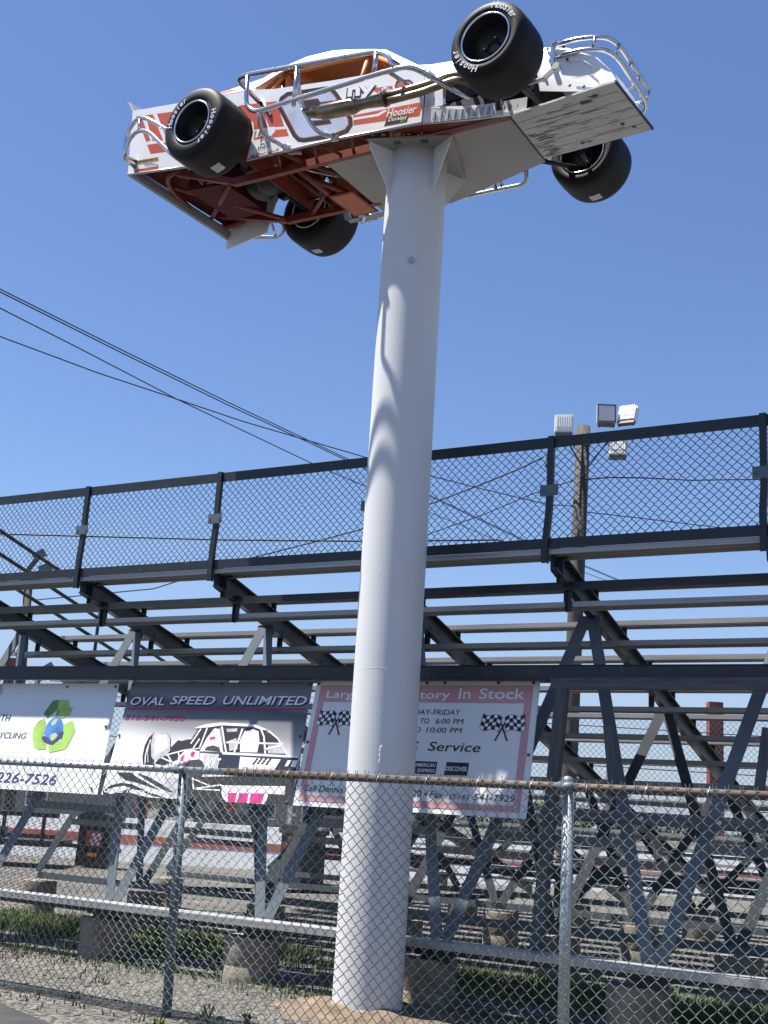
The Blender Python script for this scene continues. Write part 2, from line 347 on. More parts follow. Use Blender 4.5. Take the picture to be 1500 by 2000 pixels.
CAR_DECALS=[('red',1,[(-2.761,0.623),(-2.689,0.615),(-2.495,0.3),(-2.552,0.299)]),('red',1,[(-2.625,0.603),(-2.522,0.589),(-2.321,0.263),(-2.466,0.289)]),('red',1,[(-2.466,0.582),(-2.337,0.564),(-2.234,0.551),(-2.176,0.25),(-2.273,0.263)]),('red',1,[(-2.535,0.263),(-2.169,0.217),(-2.149,0.113),(-2.464,0.149)]),('red',1,[(-1.393,0.406),(-1.166,0.372),(-0.999,0.088),(-1.162,0.103),(-1.182,0.176),(-1.273,0.268)]),('red',1,[(-1.146,0.368),(-0.94,0.337),(-0.809,0.054),(-0.981,0.086)]),('red',1,[(-1.152,0.083),(-0.777,0.021),(-0.739,-0.057),(-1.148,0.001)]),('black',1,[(-0.925,0.277),(-0.906,0.367),(-0.833,0.4),(-0.657,0.378),(-0.379,0.342),(-0.315,0.313),(-0.256,0.252),(-0.168,0.135),(-0.13,0.056),(-0.054,-0.044),(-0.039,-0.12),(-0.08,-0.179),(-0.203,-0.195),(-0.557,-0.163),(-0.627,-0.139),(-0.693,-0.074)]),('red',2,[(-0.875,0.269),(-0.862,0.332),(-0.809,0.356),(-0.644,0.337),(-0.375,0.302),(-0.332,0.283),(-0.286,0.235),(-0.204,0.127),(-0.166,0.047),(-0.094,-0.047),(-0.084,-0.1),(-0.113,-0.141),(-0.22,-0.155),(-0.563,-0.124),(-0.611,-0.107),(-0.66,-0.059)]),('chrome',3,[(-0.865,0.267),(-0.852,0.324),(-0.803,0.347),(-0.641,0.327),(-0.375,0.293),(-0.336,0.276),(-0.293,0.232),(-0.212,0.125),(-0.174,0.046),(-0.103,-0.048),(-0.093,-0.095),(-0.12,-0.133),(-0.224,-0.146),(-0.565,-0.115),(-0.608,-0.1),(-0.653,-0.055)]),('red',4,[(-0.689,0.277),(-0.459,0.246),(-0.428,0.201),(-0.209,0.171),(-0.134,0.055),(-0.188,0.035),(-0.425,0.08),(-0.6,0.123)]),('black',5,[(-0.676,0.268),(-0.462,0.239),(-0.431,0.195),(-0.213,0.165),(-0.144,0.059),(-0.191,0.042),(-0.426,0.087),(-0.596,0.129)]),('red',4,[(-0.537,0.044),(-0.297,0.001),(-0.267,-0.051),(-0.503,-0.026)]),('black',5,[(-0.526,0.035),(-0.301,-0.005),(-0.279,-0.043),(-0.499,-0.02)]),('red',1,[(0.095,0.198),(0.326,0.163),(0.35,0.099),(0.205,0.115)]),('red',1,[(-0.051,-0.022),(0.631,-0.067),(0.648,-0.108),(0.637,-0.194),(-0.033,-0.12)]),('white',2,[(-0.052,-0.047),(0.201,-0.069),(0.271,-0.052),(0.308,-0.065),(0.218,-0.095),(-0.043,-0.07)]),('black',3,[(0.29,-0.205),(0.312,-0.136),(0.53,-0.16),(0.515,-0.219)]),('black',2,[(0.352,0.157),(0.366,0.201),(0.49,0.181),(0.536,0.144),(0.53,0.098),(0.365,0.117)]),('red',3,[(0.366,0.153),(0.385,0.177),(0.492,0.164),(0.525,0.141),(0.517,0.11),(0.375,0.13)]),('white',2,[(0.187,0.153),(0.252,0.174),(0.328,0.129),(0.322,0.106),(0.204,0.124)]),('gold',2,[(-2.664,0.117),(-2.345,0.089),(-2.334,0.046),(-2.509,0.061),(-2.642,0.067)]),('grey',2,[(-2.543,0.059),(-2.493,0.067),(-2.341,0.016),(-2.342,-0.011),(-2.501,0.023)]),('red',2,[(-2.656,0.019),(-2.326,-0.006),(-2.322,-0.056),(-2.643,-0.016)]),('white',2,[(-1.136,0.015),(-1.124,0.098),(-0.979,0.085),(-0.924,0.077),(-0.906,0.026),(-0.945,-0.008)]),('white',2,[(-1.134,-0.118),(-1.122,-0.009),(-0.952,-0.023),(-0.937,-0.144)])]
B2=[('pink',1,[(0.015,0.768),(0.564,0.779),(0.986,0.782),(0.99,0.767),(0.566,0.763),(0.02,0.754)]),('black',1,[(0.002,0.035),(0.045,0.086),(0.102,0.11),(0.164,0.1),(0.258,0.047),(0.366,0.002),(0.42,-0.026),(0.013,-0.023)]),('white',2,[(0.013,0.022),(0.058,0.063),(0.115,0.083),(0.161,0.068),(0.114,0.04),(0.059,0.009)]),('white',2,[(0.171,0.062),(0.224,0.045),(0.289,0.011),(0.352,-0.017),(0.267,-0.003),(0.159,0.029)]),('black',1,[(0.056,0.196),(0.138,0.199),(0.184,0.159),(0.246,0.117),(0.322,0.065),(0.25,0.095),(0.173,0.123),(0.114,0.137)]),('black',1,[(0.168,0.2),(0.237,0.174),(0.332,0.108),(0.399,0.054),(0.374,0.05),(0.3,0.1),(0.223,0.154)]),('lgrey',1,[(0.323,0.165),(0.453,0.183),(0.482,-0.01),(0.418,-0.014),(0.358,0.052)]),('black',2,[(0.436,0.182),(1.005,0.241),(0.998,0.168),(1.006,0.003),(0.482,-0.007),(0.436,0.081)]),('white',3,[(0.639,0.13),(0.959,0.148),(0.963,0.082),(0.649,0.085)]),('white',3,[(0.477,0.187),(0.497,0.086),(0.504,0.087),(0.484,0.188)]),('white',3,[(0.499,0.084),(0.642,0.129),(0.639,0.14),(0.496,0.095)]),('white',3,[(0.498,0.085),(0.639,0.085),(0.638,0.095),(0.497,0.095)]),('white',3,[(0.485,0.168),(0.577,0.119),(0.578,0.128),(0.486,0.177)]),('white',3,[(0.646,0.081),(0.886,0.09),(0.877,-0.009),(0.685,-0.018),(0.661,0.03)]),('magenta',4,[(0.682,0.073),(0.866,0.082),(0.859,0.004),(0.691,-0.003)]),('white',5,[(0.729,0.08),(0.739,0.08),(0.74,-0.005),(0.73,-0.005)]),('white',5,[(0.788,0.083),(0.799,0.083),(0.8,-0.005),(0.788,-0.006)]),('black',2,[(0.195,0.266),(0.178,0.342),(0.175,0.435),(0.185,0.502),(0.208,0.55),(0.285,0.553),(0.312,0.504),(0.327,0.399),(0.319,0.346),(0.228,0.226),(0.213,0.238)]),('grey',3,[(0.206,0.536),(0.216,0.55),(0.285,0.552),(0.308,0.504),(0.325,0.399),(0.305,0.352),(0.253,0.305),(0.229,0.343),(0.209,0.449)]),('lgreyb',4,[(0.228,0.53),(0.284,0.533),(0.311,0.425),(0.272,0.371),(0.246,0.344),(0.226,0.449)]),('white',3,[(0.198,0.491),(0.191,0.415),(0.197,0.411),(0.204,0.487)]),('white',3,[(0.191,0.419),(0.192,0.341),(0.198,0.339),(0.197,0.417)]),('white',3,[(0.192,0.345),(0.202,0.272),(0.208,0.272),(0.198,0.345)]),('white',3,[(0.195,0.464),(0.2,0.382),(0.203,0.381),(0.198,0.463)]),('white',3,[(0.2,0.383),(0.218,0.289),(0.221,0.29),(0.202,0.384)]),('black',2,[(0.323,0.425),(0.355,0.492),(0.373,0.485),(0.404,0.499),(0.47,0.507),(0.486,0.402),(0.394,0.348),(0.327,0.294),(0.253,0.227),(0.226,0.239),(0.319,0.346)]),('white',3,[(0.258,0.285),(0.279,0.344),(0.272,0.351),(0.251,0.293)]),('white',3,[(0.274,0.338),(0.405,0.402),(0.402,0.413),(0.271,0.349)]),('white',3,[(0.401,0.4),(0.485,0.423),(0.482,0.434),(0.398,0.412)]),('white',3,[(0.251,0.291),(0.266,0.266),(0.271,0.273),(0.256,0.298)]),('white',3,[(0.265,0.267),(0.378,0.248),(0.377,0.259),(0.264,0.279)]),('white',3,[(0.373,0.249),(0.412,0.239),(0.412,0.25),(0.373,0.26)]),('white',3,[(0.272,0.341),(0.362,0.288),(0.363,0.299),(0.273,0.351)]),('white',3,[(0.358,0.29),(0.424,0.275),(0.423,0.287),(0.358,0.301)]),('white',3,[(0.311,0.365),(0.374,0.248),(0.38,0.254),(0.317,0.371)]),('white',3,[(0.366,0.395),(0.4,0.291),(0.407,0.294),(0.372,0.398)]),('white',3,[(0.377,0.347),(0.416,0.42),(0.486,0.402),(0.496,0.248),(0.46,0.215),(0.393,0.244)]),('magenta',4,[(0.394,0.348),(0.411,0.374),(0.41,0.296),(0.396,0.283)]),('magenta',4,[(0.429,0.31),(0.446,0.336),(0.453,0.246),(0.436,0.239)]),('magenta',4,[(0.444,0.401),(0.466,0.395),(0.46,0.35),(0.442,0.362)]),('dark',4,[(0.433,0.233),(0.431,0.297),(0.451,0.326),(0.496,0.335),(0.519,0.313),(0.531,0.249),(0.524,0.198),(0.485,0.184),(0.451,0.195)]),('lgrey',4,[(0.513,0.37),(0.591,0.385),(0.598,0.239),(0.535,0.243)]),('black',3,[(0.422,0.466),(0.433,0.532),(0.457,0.596),(0.552,0.626),(0.602,0.392),(0.486,0.402),(0.415,0.427)]),('white',4,[(0.433,0.461),(0.469,0.592),(0.463,0.598),(0.426,0.467)]),('white',4,[(0.485,0.423),(0.502,0.598),(0.495,0.602),(0.478,0.427)]),('white',4,[(0.451,0.422),(0.474,0.506),(0.468,0.512),(0.445,0.428)]),('white',4,[(0.58,0.455),(0.535,0.591),(0.529,0.588),(0.574,0.451)]),('white',4,[(0.486,0.402),(0.51,0.52),(0.539,0.6),(0.565,0.593),(0.595,0.469),(0.609,0.399),(0.535,0.403)]),('dark',5,[(0.51,0.413),(0.521,0.442),(0.552,0.456),(0.587,0.441),(0.599,0.402)]),('magenta',5,[(0.522,0.523),(0.553,0.531),(0.554,0.508),(0.527,0.501)]),('white',4,[(0.427,0.599),(0.485,0.633),(0.565,0.65),(0.746,0.641),(0.819,0.597),(0.792,0.594),(0.741,0.62),(0.577,0.627),(0.497,0.605)]),('black',3,[(0.571,0.613),(0.782,0.607),(0.839,0.41),(0.612,0.405)]),('lgrey',4,[(0.602,0.598),(0.66,0.603),(0.661,0.577),(0.611,0.571)]),('lgrey',4,[(0.628,0.496),(0.665,0.522),(0.685,0.432),(0.644,0.412)]),('lgreyb',4,[(0.687,0.51),(0.701,0.581),(0.743,0.599),(0.773,0.582),(0.788,0.498),(0.788,0.409),(0.7,0.407)]),('white',5,[(0.572,0.616),(0.598,0.503),(0.607,0.505),(0.58,0.619)]),('white',5,[(0.596,0.511),(0.626,0.394),(0.634,0.396),(0.605,0.514)]),('white',5,[(0.683,0.605),(0.666,0.405),(0.675,0.4),(0.692,0.6)]),('white',5,[(0.778,0.603),(0.805,0.531),(0.812,0.536),(0.785,0.608)]),('white',5,[(0.802,0.541),(0.826,0.399),(0.835,0.4),(0.81,0.542)]),('white',5,[(0.62,0.476),(0.911,0.478),(0.909,0.492),(0.618,0.49)]),('white',5,[(0.821,0.427),(0.913,0.469),(0.909,0.483),(0.817,0.441)]),('black',3,[(0.789,0.589),(0.835,0.566),(0.881,0.513),(0.937,0.402),(0.835,0.404)]),('white',5,[(0.82,0.586),(0.879,0.518),(0.883,0.528),(0.824,0.596)]),('white',5,[(0.875,0.525),(0.935,0.396),(0.941,0.402),(0.881,0.532)]),('grey',4,[(0.835,0.467),(0.897,0.475),(0.928,0.406),(0.843,0.404)]),('white',4,[(0.608,0.402),(0.991,0.392),(0.993,0.376),(0.611,0.383)]),('navy',3,[(0.594,0.389),(0.995,0.376),(0.996,0.265),(0.914,0.235),(0.711,0.237),(0.597,0.251)]),('white',4,[(0.706,0.369),(0.913,0.359),(0.877,0.222),(0.714,0.215)]),('white',5,[(0.948,0.353),(0.967,0.356),(0.953,0.306),(0.938,0.305)]),('white',5,[(0.973,0.356),(0.996,0.356),(0.992,0.299),(0.969,0.304)])]
CABLES={'a':[(-5.81,15.0,8.2),(-5.51,15.41,8.19),(-4.2,17.28,8.14),(-2.8,19.31,8.11),(-1.35,21.49,8.13),(-0.67,22.51,8.14),(1.1,25.22,8.24),(3.79,29.4,8.33),(7.98,36.0,8.68)],'b':[(-5.8,15.0,8.16),(-5.51,15.41,8.15),(-4.19,17.28,8.09),(-2.8,19.31,8.06),(-1.34,21.49,8.09),(-0.67,22.51,8.1),(1.1,25.22,8.21),(3.79,29.4,8.3),(7.98,36.0,8.65)],'c_':[(-5.86,15.2,8.09),(-5.56,15.65,8.01),(-4.72,16.96,7.98),(-3.54,18.85,7.93),(-2.37,20.78,7.96),(-1.37,22.45,7.99),(-0.43,24.05,8.08),(1.19,26.82,8.27),(2.92,29.83,8.47),(7.59,38.0,9.2)],'d':[(-5.85,15.4,7.62),(-5.49,15.64,7.58),(-4.3,16.43,7.43),(-3.39,17.04,7.36),(-2.3,17.78,7.27),(-0.34,19.13,7.21),(0.8,19.93,7.19),(1.71,20.56,7.2),(3.02,21.49,7.24),(3.74,22.0,7.37)],'e':[(-9.14,20.0,5.62),(-6.52,20.0,5.71),(-2.72,20.0,5.85),(-0.32,20.0,5.98),(2.0,20.0,6.15),(2.14,20.0,6.09)],'f':[(2.97,21.8,8.25),(2.51,22.12,8.06),(1.78,22.62,7.82),(0.91,23.22,7.56),(-0.51,24.22,7.17),(-1.6,24.98,6.98),(-2.87,25.88,6.78),(-5.26,27.59,6.26),(-8.65,30.0,6.21)],'g':[(3.55,21.8,7.83),(2.91,22.84,7.8),(2.13,24.14,7.68),(1.05,25.94,7.6),(0.18,27.42,7.49),(-1.34,30.0,7.36)],'h':[(3.68,21.9,7.87),(4.23,21.8,7.93),(4.89,21.69,7.93),(5.72,21.55,7.9),(7.09,21.31,7.94),(8.88,21.0,8.03)],'i':[(3.82,21.9,7.25),(5.27,21.64,7.1),(6.18,21.48,7.0),(7.6,21.22,6.82),(8.82,21.0,6.62)]}

# ================================================================== ground
def sheet(name, pts, z, m, kind='structure', label=None):
    mb = MB(); mb.poly([(x, y, z) for x, y in pts]); return build(name, mb, m, kind=kind, label=label)
sheet('ground', [(-900,-60),(900,-60),(900,1500),(-900,1500)], 0.0, MT['gravel'])
YAW = R_(-30.387); CU, SU = math.cos(YAW), math.sin(YAW)
OST = Vector((-3.062, 12.161, 0))
U = Vector((CU, SU, 0)); V = Vector((-SU, CU, 0))
def SW(u, v, z=0.0): return OST + U*u + V*v + Vector((0,0,z))
def swxy(u, v): q = SW(u, v); return (q.x, q.y)
sheet('road', [(-40,-20),(12,-20)] + [swxy(9,-5.2), swxy(2.6,-2.62), swxy(1.6,-2.25), swxy(-8,-1.4), swxy(-40,-1.2)], 0.006, MT['asphalt'])
# earth mound round the column foot
COLX, COLY = 0.104, 9.60
mb = MB(); rows = []
for k in range(9):
    t = k/8; row = []
    for j in range(40):
        a = 2*math.pi*j/40; rr = (0.18 + 0.60*t)*(1+0.10*math.sin(3*a+1)+0.06*math.sin(7*a))
        z = 0.065*(1-t)**0.8*(1+0.35*math.sin(5*a+4*t)) - 0.012*t
        row.append((COLX+rr*math.cos(a), COLY+rr*math.sin(a)*0.85, max(z, -0.02)+random.uniform(0,.012)))
    rows.append(row)
mb.grid(rows, True, True)
build('dirt_mound', mb, MT['dirt'], kind='structure')
# stones and grass: nobody could count them
rnd = random.Random(3); mb = MB()
for i in range(2200):
    u, v = rnd.uniform(-4, 7.5), rnd.uniform(-3.2, 5.0) if i % 3 else rnd.uniform(-2.4, 0)
    q = SW(u, v); r = rnd.choice((0.006, 0.008, 0.010, 0.012, 0.017))
    mb.ico((q.x, q.y, r*0.3), r*1.4, (rnd.uniform(.7,1.4), rnd.uniform(.7,1.4), .7))
build('gravel_stones', mb, MT['stone'], kind='stuff')
def blades(mb, q, n, hgt, spread, rnd):
    for _ in range(n):
        x = q.x + rnd.gauss(0, spread); y = q.y + rnd.gauss(0, spread); a = rnd.uniform(0, 6.28); h = hgt*rnd.uniform(.5, 1.3); w_ = 0.006*rnd.uniform(.7, 1.4)
        lx, ly = rnd.gauss(0, .35)*h, rnd.gauss(0, .35)*h; i = len(mb.v)
        mb.v += [(x-w_*math.cos(a), y-w_*math.sin(a), 0), (x+w_*math.cos(a), y+w_*math.sin(a), 0), (x+lx*.4+w_*.7*math.cos(a), y+ly*.4+w_*.7*math.sin(a), h*.6), (x+lx*.4-w_*.7*math.cos(a), y+ly*.4-w_*.7*math.sin(a), h*.6), (x+lx, y+ly, h)]
        mb.f += [(i, i+1, i+2, i+3), (i+3, i+2, i+4)]; mb.smooth += [False, False]
mb = MB(); rnd = random.Random(5)
for i in range(2500):
    u = rnd.uniform(-2.8, 7.6); v = rnd.gauss(1.55, 0.42)
    if math.sin(u*2.1)+math.sin(u*0.9+2) + rnd.uniform(-.5, 1.6) < -0.6: continue
    blades(mb, SW(u, v), 9, 0.10, 0.05, rnd)
for i in range(500): blades(mb, SW(rnd.uniform(-2, 7.5), rnd.gauss(-0.15, 0.18)), 4, 0.05, 0.06, rnd)
for i in range(420): blades(mb, SW(rnd.uniform(-2, 8), rnd.gauss(4.2, 1.2)), 4, 0.06, 0.08, rnd)
build('grass', mb, MT['grass'], kind='stuff')
mb = MB()
for i in range(380): blades(mb, SW(rnd.uniform(-2, 7.5), rnd.choice((rnd.gauss(-0.3, .2), rnd.gauss(0.8, .3), rnd.gauss(-0.5, .3), rnd.gauss(-2.1, .15)))), 6, 0.042, 0.05, rnd)
build('dry_grass', mb, MT['drygrass'], kind='stuff')
def weed(x, y, h, n, label):
    mb = MB(); rn = random.Random(int(x*100)+int(y*10))
    for k in range(n):
        a = 6.28*k/n + rn.uniform(-.3,.3); l = h*rn.uniform(.6,1.1); e = rn.uniform(.5,1.2)
        b0 = Vector((rn.uniform(-.012,.012), rn.uniform(-.012,.012), 0.0)); d = Vector((math.cos(a)*math.cos(e), math.sin(a)*math.cos(e), math.sin(e)))
        s = d.cross(Vector((0,0,1))).normalized()*l*0.10; dz = Vector((0,0,-l*.15))
        pts = [b0, b0+d*l*.45+s, b0+d*l+dz, b0+d*l*.45-s]; mb.quad(*pts)
    o = build('weed_plant', mb, MT['grass'], label=label, cat='weed', group='weeds in the gravel'); o.location = (x, y, 0.004); return o
for i, (px, lb) in enumerate([((-0.98, 8.70), 'leafy green weed in the gravel left of the column mound'), ((-0.72, 8.85), 'small yellowish green weed between the leafy weed and the mound'), ((-1.25, 8.42), 'dark low weed beside the left fence post foot'),
                              ((-2.0, 10.2), 'tiny bright green sprout alone in the gravel on the left')]):
    weed(px[0], px[1], (0.15, 0.12, 0.1, 0.1)[i], (16, 11, 13, 6)[i], lb)

# ================================================================== column
colroot = empty('support_column', (COLX, COLY, 0), label='tall smooth white steel column carrying the race car in the air', cat='column')
CAR_C = CAM + (Vector((-0.087, 9.55, 7.218)) - CAM)*1.034; CSC = 1.034
CROT = Euler((0, R_(2.97), R_(-33.81)), 'XYZ').to_matrix()
def car2w(p): return CAR_C + CROT @ (Vector(p)*CSC)
def off(o): return (COLX, COLY, 0)
PZ = -0.222                                   # underside of the white mounting plate in car space
ztop = car2w((0.3, -0.12, PZ-0.012)).z
mb = MB()
prof = [(0.001, 0.0), (0.275, 0.0), (0.275, 0.03), (0.2655, 0.05), (0.2655, 0.056), (0.2655, 0.07)] + [(0.2655, 0.08+(ztop-0.09)*k/14) for k in range(15)] + [(0.001, ztop-0.01)]
mb.lathe([(r, h) for r, h in prof], (COLX, COLY, 0), 'z', 96)
build('shaft', mb, MT['column'], colroot, (COLX, COLY, 0))
mb = MB()
for zz in (2.545,): mb.lathe([(0.2653, -.004), (0.2661, -.001), (0.2661, .001), (0.2653, .004)], (COLX, COLY, zz), 'z', 96)
build('weld_seam', mb, MT['column'], colroot, (COLX, COLY, 0))
# flange, gussets and slots under the car
fa = R_(-13.0); fx = Vector((math.cos(fa), math.sin(fa), 0)); fy = Vector((-math.sin(fa), math.cos(fa), 0)); cc = Vector((COLX, COLY, 0))
zf = ztop - 0.035
mb = MB(); H = 0.375
lo = [cc + fx*a*H + fy*b*H + Vector((0,0,zf)) for a, b in ((-1,-1),(1,-1),(1,1),(-1,1))]
mb.prism(lo, (0,0,0.02)); build('flange', mb, MT['plate'], colroot, (COLX, COLY, 0))
for a, b in ((-1,-1),(1,-1),(1,1),(-1,1)):
    d = (fx*a + fy*b).normalized(); s = d.cross(Vector((0,0,1)))*0.007
    p = [cc + d*0.262 + Vector((0,0,zf-0.40)), cc + d*0.275 + Vector((0,0,zf-0.41)), cc + d*0.50 + Vector((0,0,zf-0.05)), cc + d*0.50 + Vector((0,0,zf-0.001)), cc + d*0.262 + Vector((0,0,zf-0.001))]
    mb = MB(); mb.prism([q - s for q in p], s*2); build('gusset', mb, MT['column'], colroot, (COLX, COLY, 0))
for a in (-0.12, 0.12):
    q = cc + fx*a - fy*0.315 + Vector((0,0,zf-0.004)); mb = MB()
    mb.prism([q + fx*i*0.032 + fy*j*0.026 for i, j in ((-1,-1),(1,-1),(1,1),(-1,1))], (0,0,0.003)); build('bolt_slot', mb, MT['lampdark'], colroot, (COLX, COLY, 0))
mb = MB(); rn = random.Random(11)
for k in range(150):
    e = rn.choice((0, 1, 2, 3)); t = rn.uniform(-1, 1); o2 = rn.uniform(.0, .03)
    a, b = [(t, -1), (1, t), (t, 1), (-1, t)][e]
    q = cc + fx*a*(H+o2) + fy*b*(H+o2); lp = CROT.inverted() @ ((q + Vector((0,0,ztop)) - CAR_C)/CSC); lp.z = PZ - 0.0135
    q = car2w(lp); r = rn.uniform(.003, .012); mb.ico((q.x, q.y, q.z), r, (1, 1, .15))
build('rust_bloom', mb, MT['rustw'], colroot, (COLX, COLY, 0))
# the white plate the car is bolted to
mb = MB(); pl = [(-0.50,-0.37),(1.345,-0.395),(1.30,0.37),(0.19,0.71),(-0.52,0.62)]
mb.prism([car2w((x, y, PZ-0.012)) for x, y in pl], (0,0,0.012)); build('mounting_plate', mb, MT['plate'], colroot, (COLX, COLY, 0))
# small drain fitting and scar on the shaft
dv = Vector((-0.02-COLX*0, -1, 0)).normalized()
def shaft_pt(px_ang, z, r=0.2655): return cc + Vector((math.sin(px_ang)*r, -math.cos(px_ang)*r, z))
mb = MB(); mb.tube([shaft_pt(-0.02, 6.02, .255), shaft_pt(-0.02, 6.02, .285)], 0.021, 16); build('threaded_fitting', mb, MT['lampdark'], colroot, (COLX, COLY, 0))
mb = MB(); mb.tube([shaft_pt(-0.02, 6.02, .281), shaft_pt(-0.02, 6.02, .288)], 0.026, 18, closed=False); build('fitting_collar', mb, MT['galv'], colroot, (COLX, COLY, 0))
mb = MB()
for k in range(9): mb.ico(shaft_pt(-0.06+0.006*(k%3), 1.83+0.014*k, .266), 0.012, (1, .35, 1.3))
build('paint_scar', mb, MT['lampbody'], colroot, (COLX, COLY, 0))

# ================================================================== race car
car = empty('race_car', CAR_C, (0, R_(2.97), R_(-33.81)), label='white and red open-wheel race car number 6 mounted on the tall white column', cat='race car')
car.scale = (CSC, CSC, CSC)
def cp(name, mb, m, parent=None, label=None): return build(name, mb, MT[m] if isinstance(m, str) else m, parent or car, label=label)
def xz(pts, y): return [(x, y, z) for x, z in pts]
side = [(-2.82,.70),(-2.74,-.01),(-1.93,-.10),(-1.885,.10),(-1.80,.27),(-1.66,.39),(-1.48,.43),(-1.33,.37),(-1.23,.25),(-1.17,.08),(-1.20,-.19),(-.24,-.205),(.66,-.262),(.655,-.05),(.64,.235),(.38,.31),(-.33,.385),(-1.0,.475),(-1.25,.53),(-2.05,.615)]
body = None
for sgn in (-1, 1):
    sd2 = side if sgn < 0 else [(-2.60,.68),(-2.47,-.30),(-1.95,-.20)] + side[3:10] + [(-1.20,-.10),(-.24,-.10),(.66,-.10)] + side[13:]
    mb = MB(); mb.prism(xz(sd2, sgn*.62), (0, -sgn*.012, 0)); o = cp('side_panel', mb, 'body')
    if sgn < 0: near_side = o
# folded lower lip of the near side
mb = MB(); mb.tube([(-1.20,-.615,-.19),(-.24,-.615,-.205),(.66,-.615,-.262)], .012, 8); cp('sill_rub_rail', mb, 'alu_in')
mb = MB(); mb.tube([(-2.74,-.615,-.01),(-1.93,-.615,-.10)], .012, 8); cp('sill_rub_rail', mb, 'alu_in')
# rear deck, tail panel, tail ribs
mb = MB(); mb.grid([[(-2.82,y,.70) for y in (-.61,-.3,0,.3,.61)],[(-2.05,y,.617) for y in (-.61,-.3,0,.3,.61)],[(-1.25,y,.53) for y in (-.61,-.3,0,.3,.61)]], False)
mb.grid([[(-2.82,y,.688) for y in (-.61,-.3,0,.3,.61)],[(-2.05,y,.605) for y in (-.61,-.3,0,.3,.61)],[(-1.25,y,.518) for y in (-.61,-.3,0,.3,.61)]], False)
cp('rear_deck', mb, 'body')
mb = MB(); mb.prism([(-2.81,-.608,.69),(-2.81,.608,.69),(-2.56,.608,.10),(-2.755,-.608,.16)], (.012,0,0)); cp('tail_panel', mb, 'body')
for k in range(2):
    mb = MB(); mb.beam((-2.66+.17*k,-.60,.16),(-2.46+.15*k,.60,.05), .05, .012); cp('tail_slat', mb, 'alu_in')
mb = MB(); mb.beam((-2.735,-.612,.002),(-2.475,.63,-.17), .045, .03); mb.beam((-2.70,-.612,.03),(-2.44,.63,-.13), .012, .06); cp('tail_lip', mb, 'grey')
mb = MB(); mb.prism([(-2.71,-.60,.07),(-2.47,.61,-.06),(-2.28,.60,-.02),(-2.40,-.58,.10)], (0,0,.006)); cp('tail_floor', mb, 'cell')
mb = MB(); mb.prism([(-2.93,-.60,.84),(-2.84,-.60,.70),(-2.68,-.60,.685)], (0,.012,0)); mb.prism([(-2.93,.60,.84),(-2.84,.60,.70),(-2.68,.60,.685)], (0,-.012,0))
mb.prism([(-2.93,-.61,.84),(-2.93,.61,.84),(-2.84,.61,.70),(-2.84,-.61,.70)], (.008,0,.004)); cp('spoiler', mb, 'alu_in')
# roof
rp = [(-1.42,.665,.47),(-1.25,.725,.49),(-1.05,.765,.50),(-.75,.795,.505),(-.45,.775,.505),(-.17,.71,.50),(.02,.665,.49),(.10,.635,.485)]
mb = MB(); ys = [-1.012,-1,-.97,-.8,-.4,0,.4,.8,.97,1,1.012]
mb.grid([[(x, hw*t, z + .045*max(0, 1-t*t) + (.012 if abs(t) <= 1 else -.050)) for t in ys] for x, z, hw in rp]); cp('roof', mb, 'body')
mb = MB(); mb.grid([[(x, hw*t*.985, z - .020 + .040*(1-t*t)) for t in ys[1:-1]] for x, z, hw in rp]); cp('roof_lining', mb, 'orange')
for sgn in (-1, 1):
    mb = MB(); pts = [(-2.10,sgn*.612,.612),(-1.60,sgn*.56,.66),(-1.42,sgn*.475,.672),(-1.25,sgn*.495,.722),(-1.05,sgn*.505,.752),(-.78,sgn*.51,.780),(-.75,sgn*.512,.755),(-1.03,sgn*.52,.715),(-1.22,sgn*.55,.62),(-1.30,sgn*.58,.575),(-1.22,sgn*.605,.545),(-1.24,sgn*.612,.522)]
    mb.prism(pts, (0,-sgn*.01,0)); sp_ = cp('sail_panel', mb, 'body')
    mb = MB(); mb.prism([(-1.95,sgn*.605,.612),(-1.58,sgn*.5665,.650),(-1.32,sgn*.520,.668),(-1.36,sgn*.560,.60),(-1.26,sgn*.6085,.545),(-1.5,sgn*.612,.566)], (0,sgn*.004,0)); cp('stripe', mb, 'pink', sp_)
    # A pillar and roll-cage tubes
    mb = MB(); mb.prism([(.06,sgn*.50,.655),(.12,sgn*.50,.640),(.63,sgn*.60,.255),(.50,sgn*.605,.268)], (0,-sgn*.02,0)); cp('windscreen_pillar', mb, 'body')
    mb = MB(); mb.tube(bend([(-.02,sgn*.46,.64),(.40,sgn*.54,.34),(.55,sgn*.56,.22)],.08), .021, 10); mb.tube([(-.08,sgn*.46,.66),(-.10,sgn*.54,.25)], .021, 10)
    mb.tube(bend([(-1.02,sgn*.45,.74),(-1.15,sgn*.54,.45)],.05), .021, 10); mb.tube([(-1.0,sgn*.45,.735),(-.05,sgn*.46,.655)], .021, 10)
    mb.tube([(-1.1,sgn*.45,.70),(-1.9,sgn*.42,.30)], .021, 10); cp('roll_cage', mb, 'orange')
mb = MB(); mb.tube([(-1.0,-.45,.735),(-1.0,.45,.735)], .021, 10); mb.tube([(-.05,-.46,.655),(-.05,.46,.655)], .021, 10); mb.tube([(-1.0,-.45,.72),(-1.12,.52,.40)], .021, 10); cp('roll_cage_brace', mb, 'orange')
mb = MB(); mb.box((-.95,-.60,.34),(.35,-.585,.36)); mb.prism(xz([(-1.1,.0),(.5,.0),(.5,.26),(-.3,.35),(-1.1,.44)], -.59), (0,.006,0)); cp('door_lining', mb, 'orange')
mb = MB(); mb.prism(xz([(-1.1,-.1),(.5,-.1),(.5,.28),(-.3,.37),(-1.1,.46)], .58), (0,.006,0)); cp('door_lining', mb, 'orange')
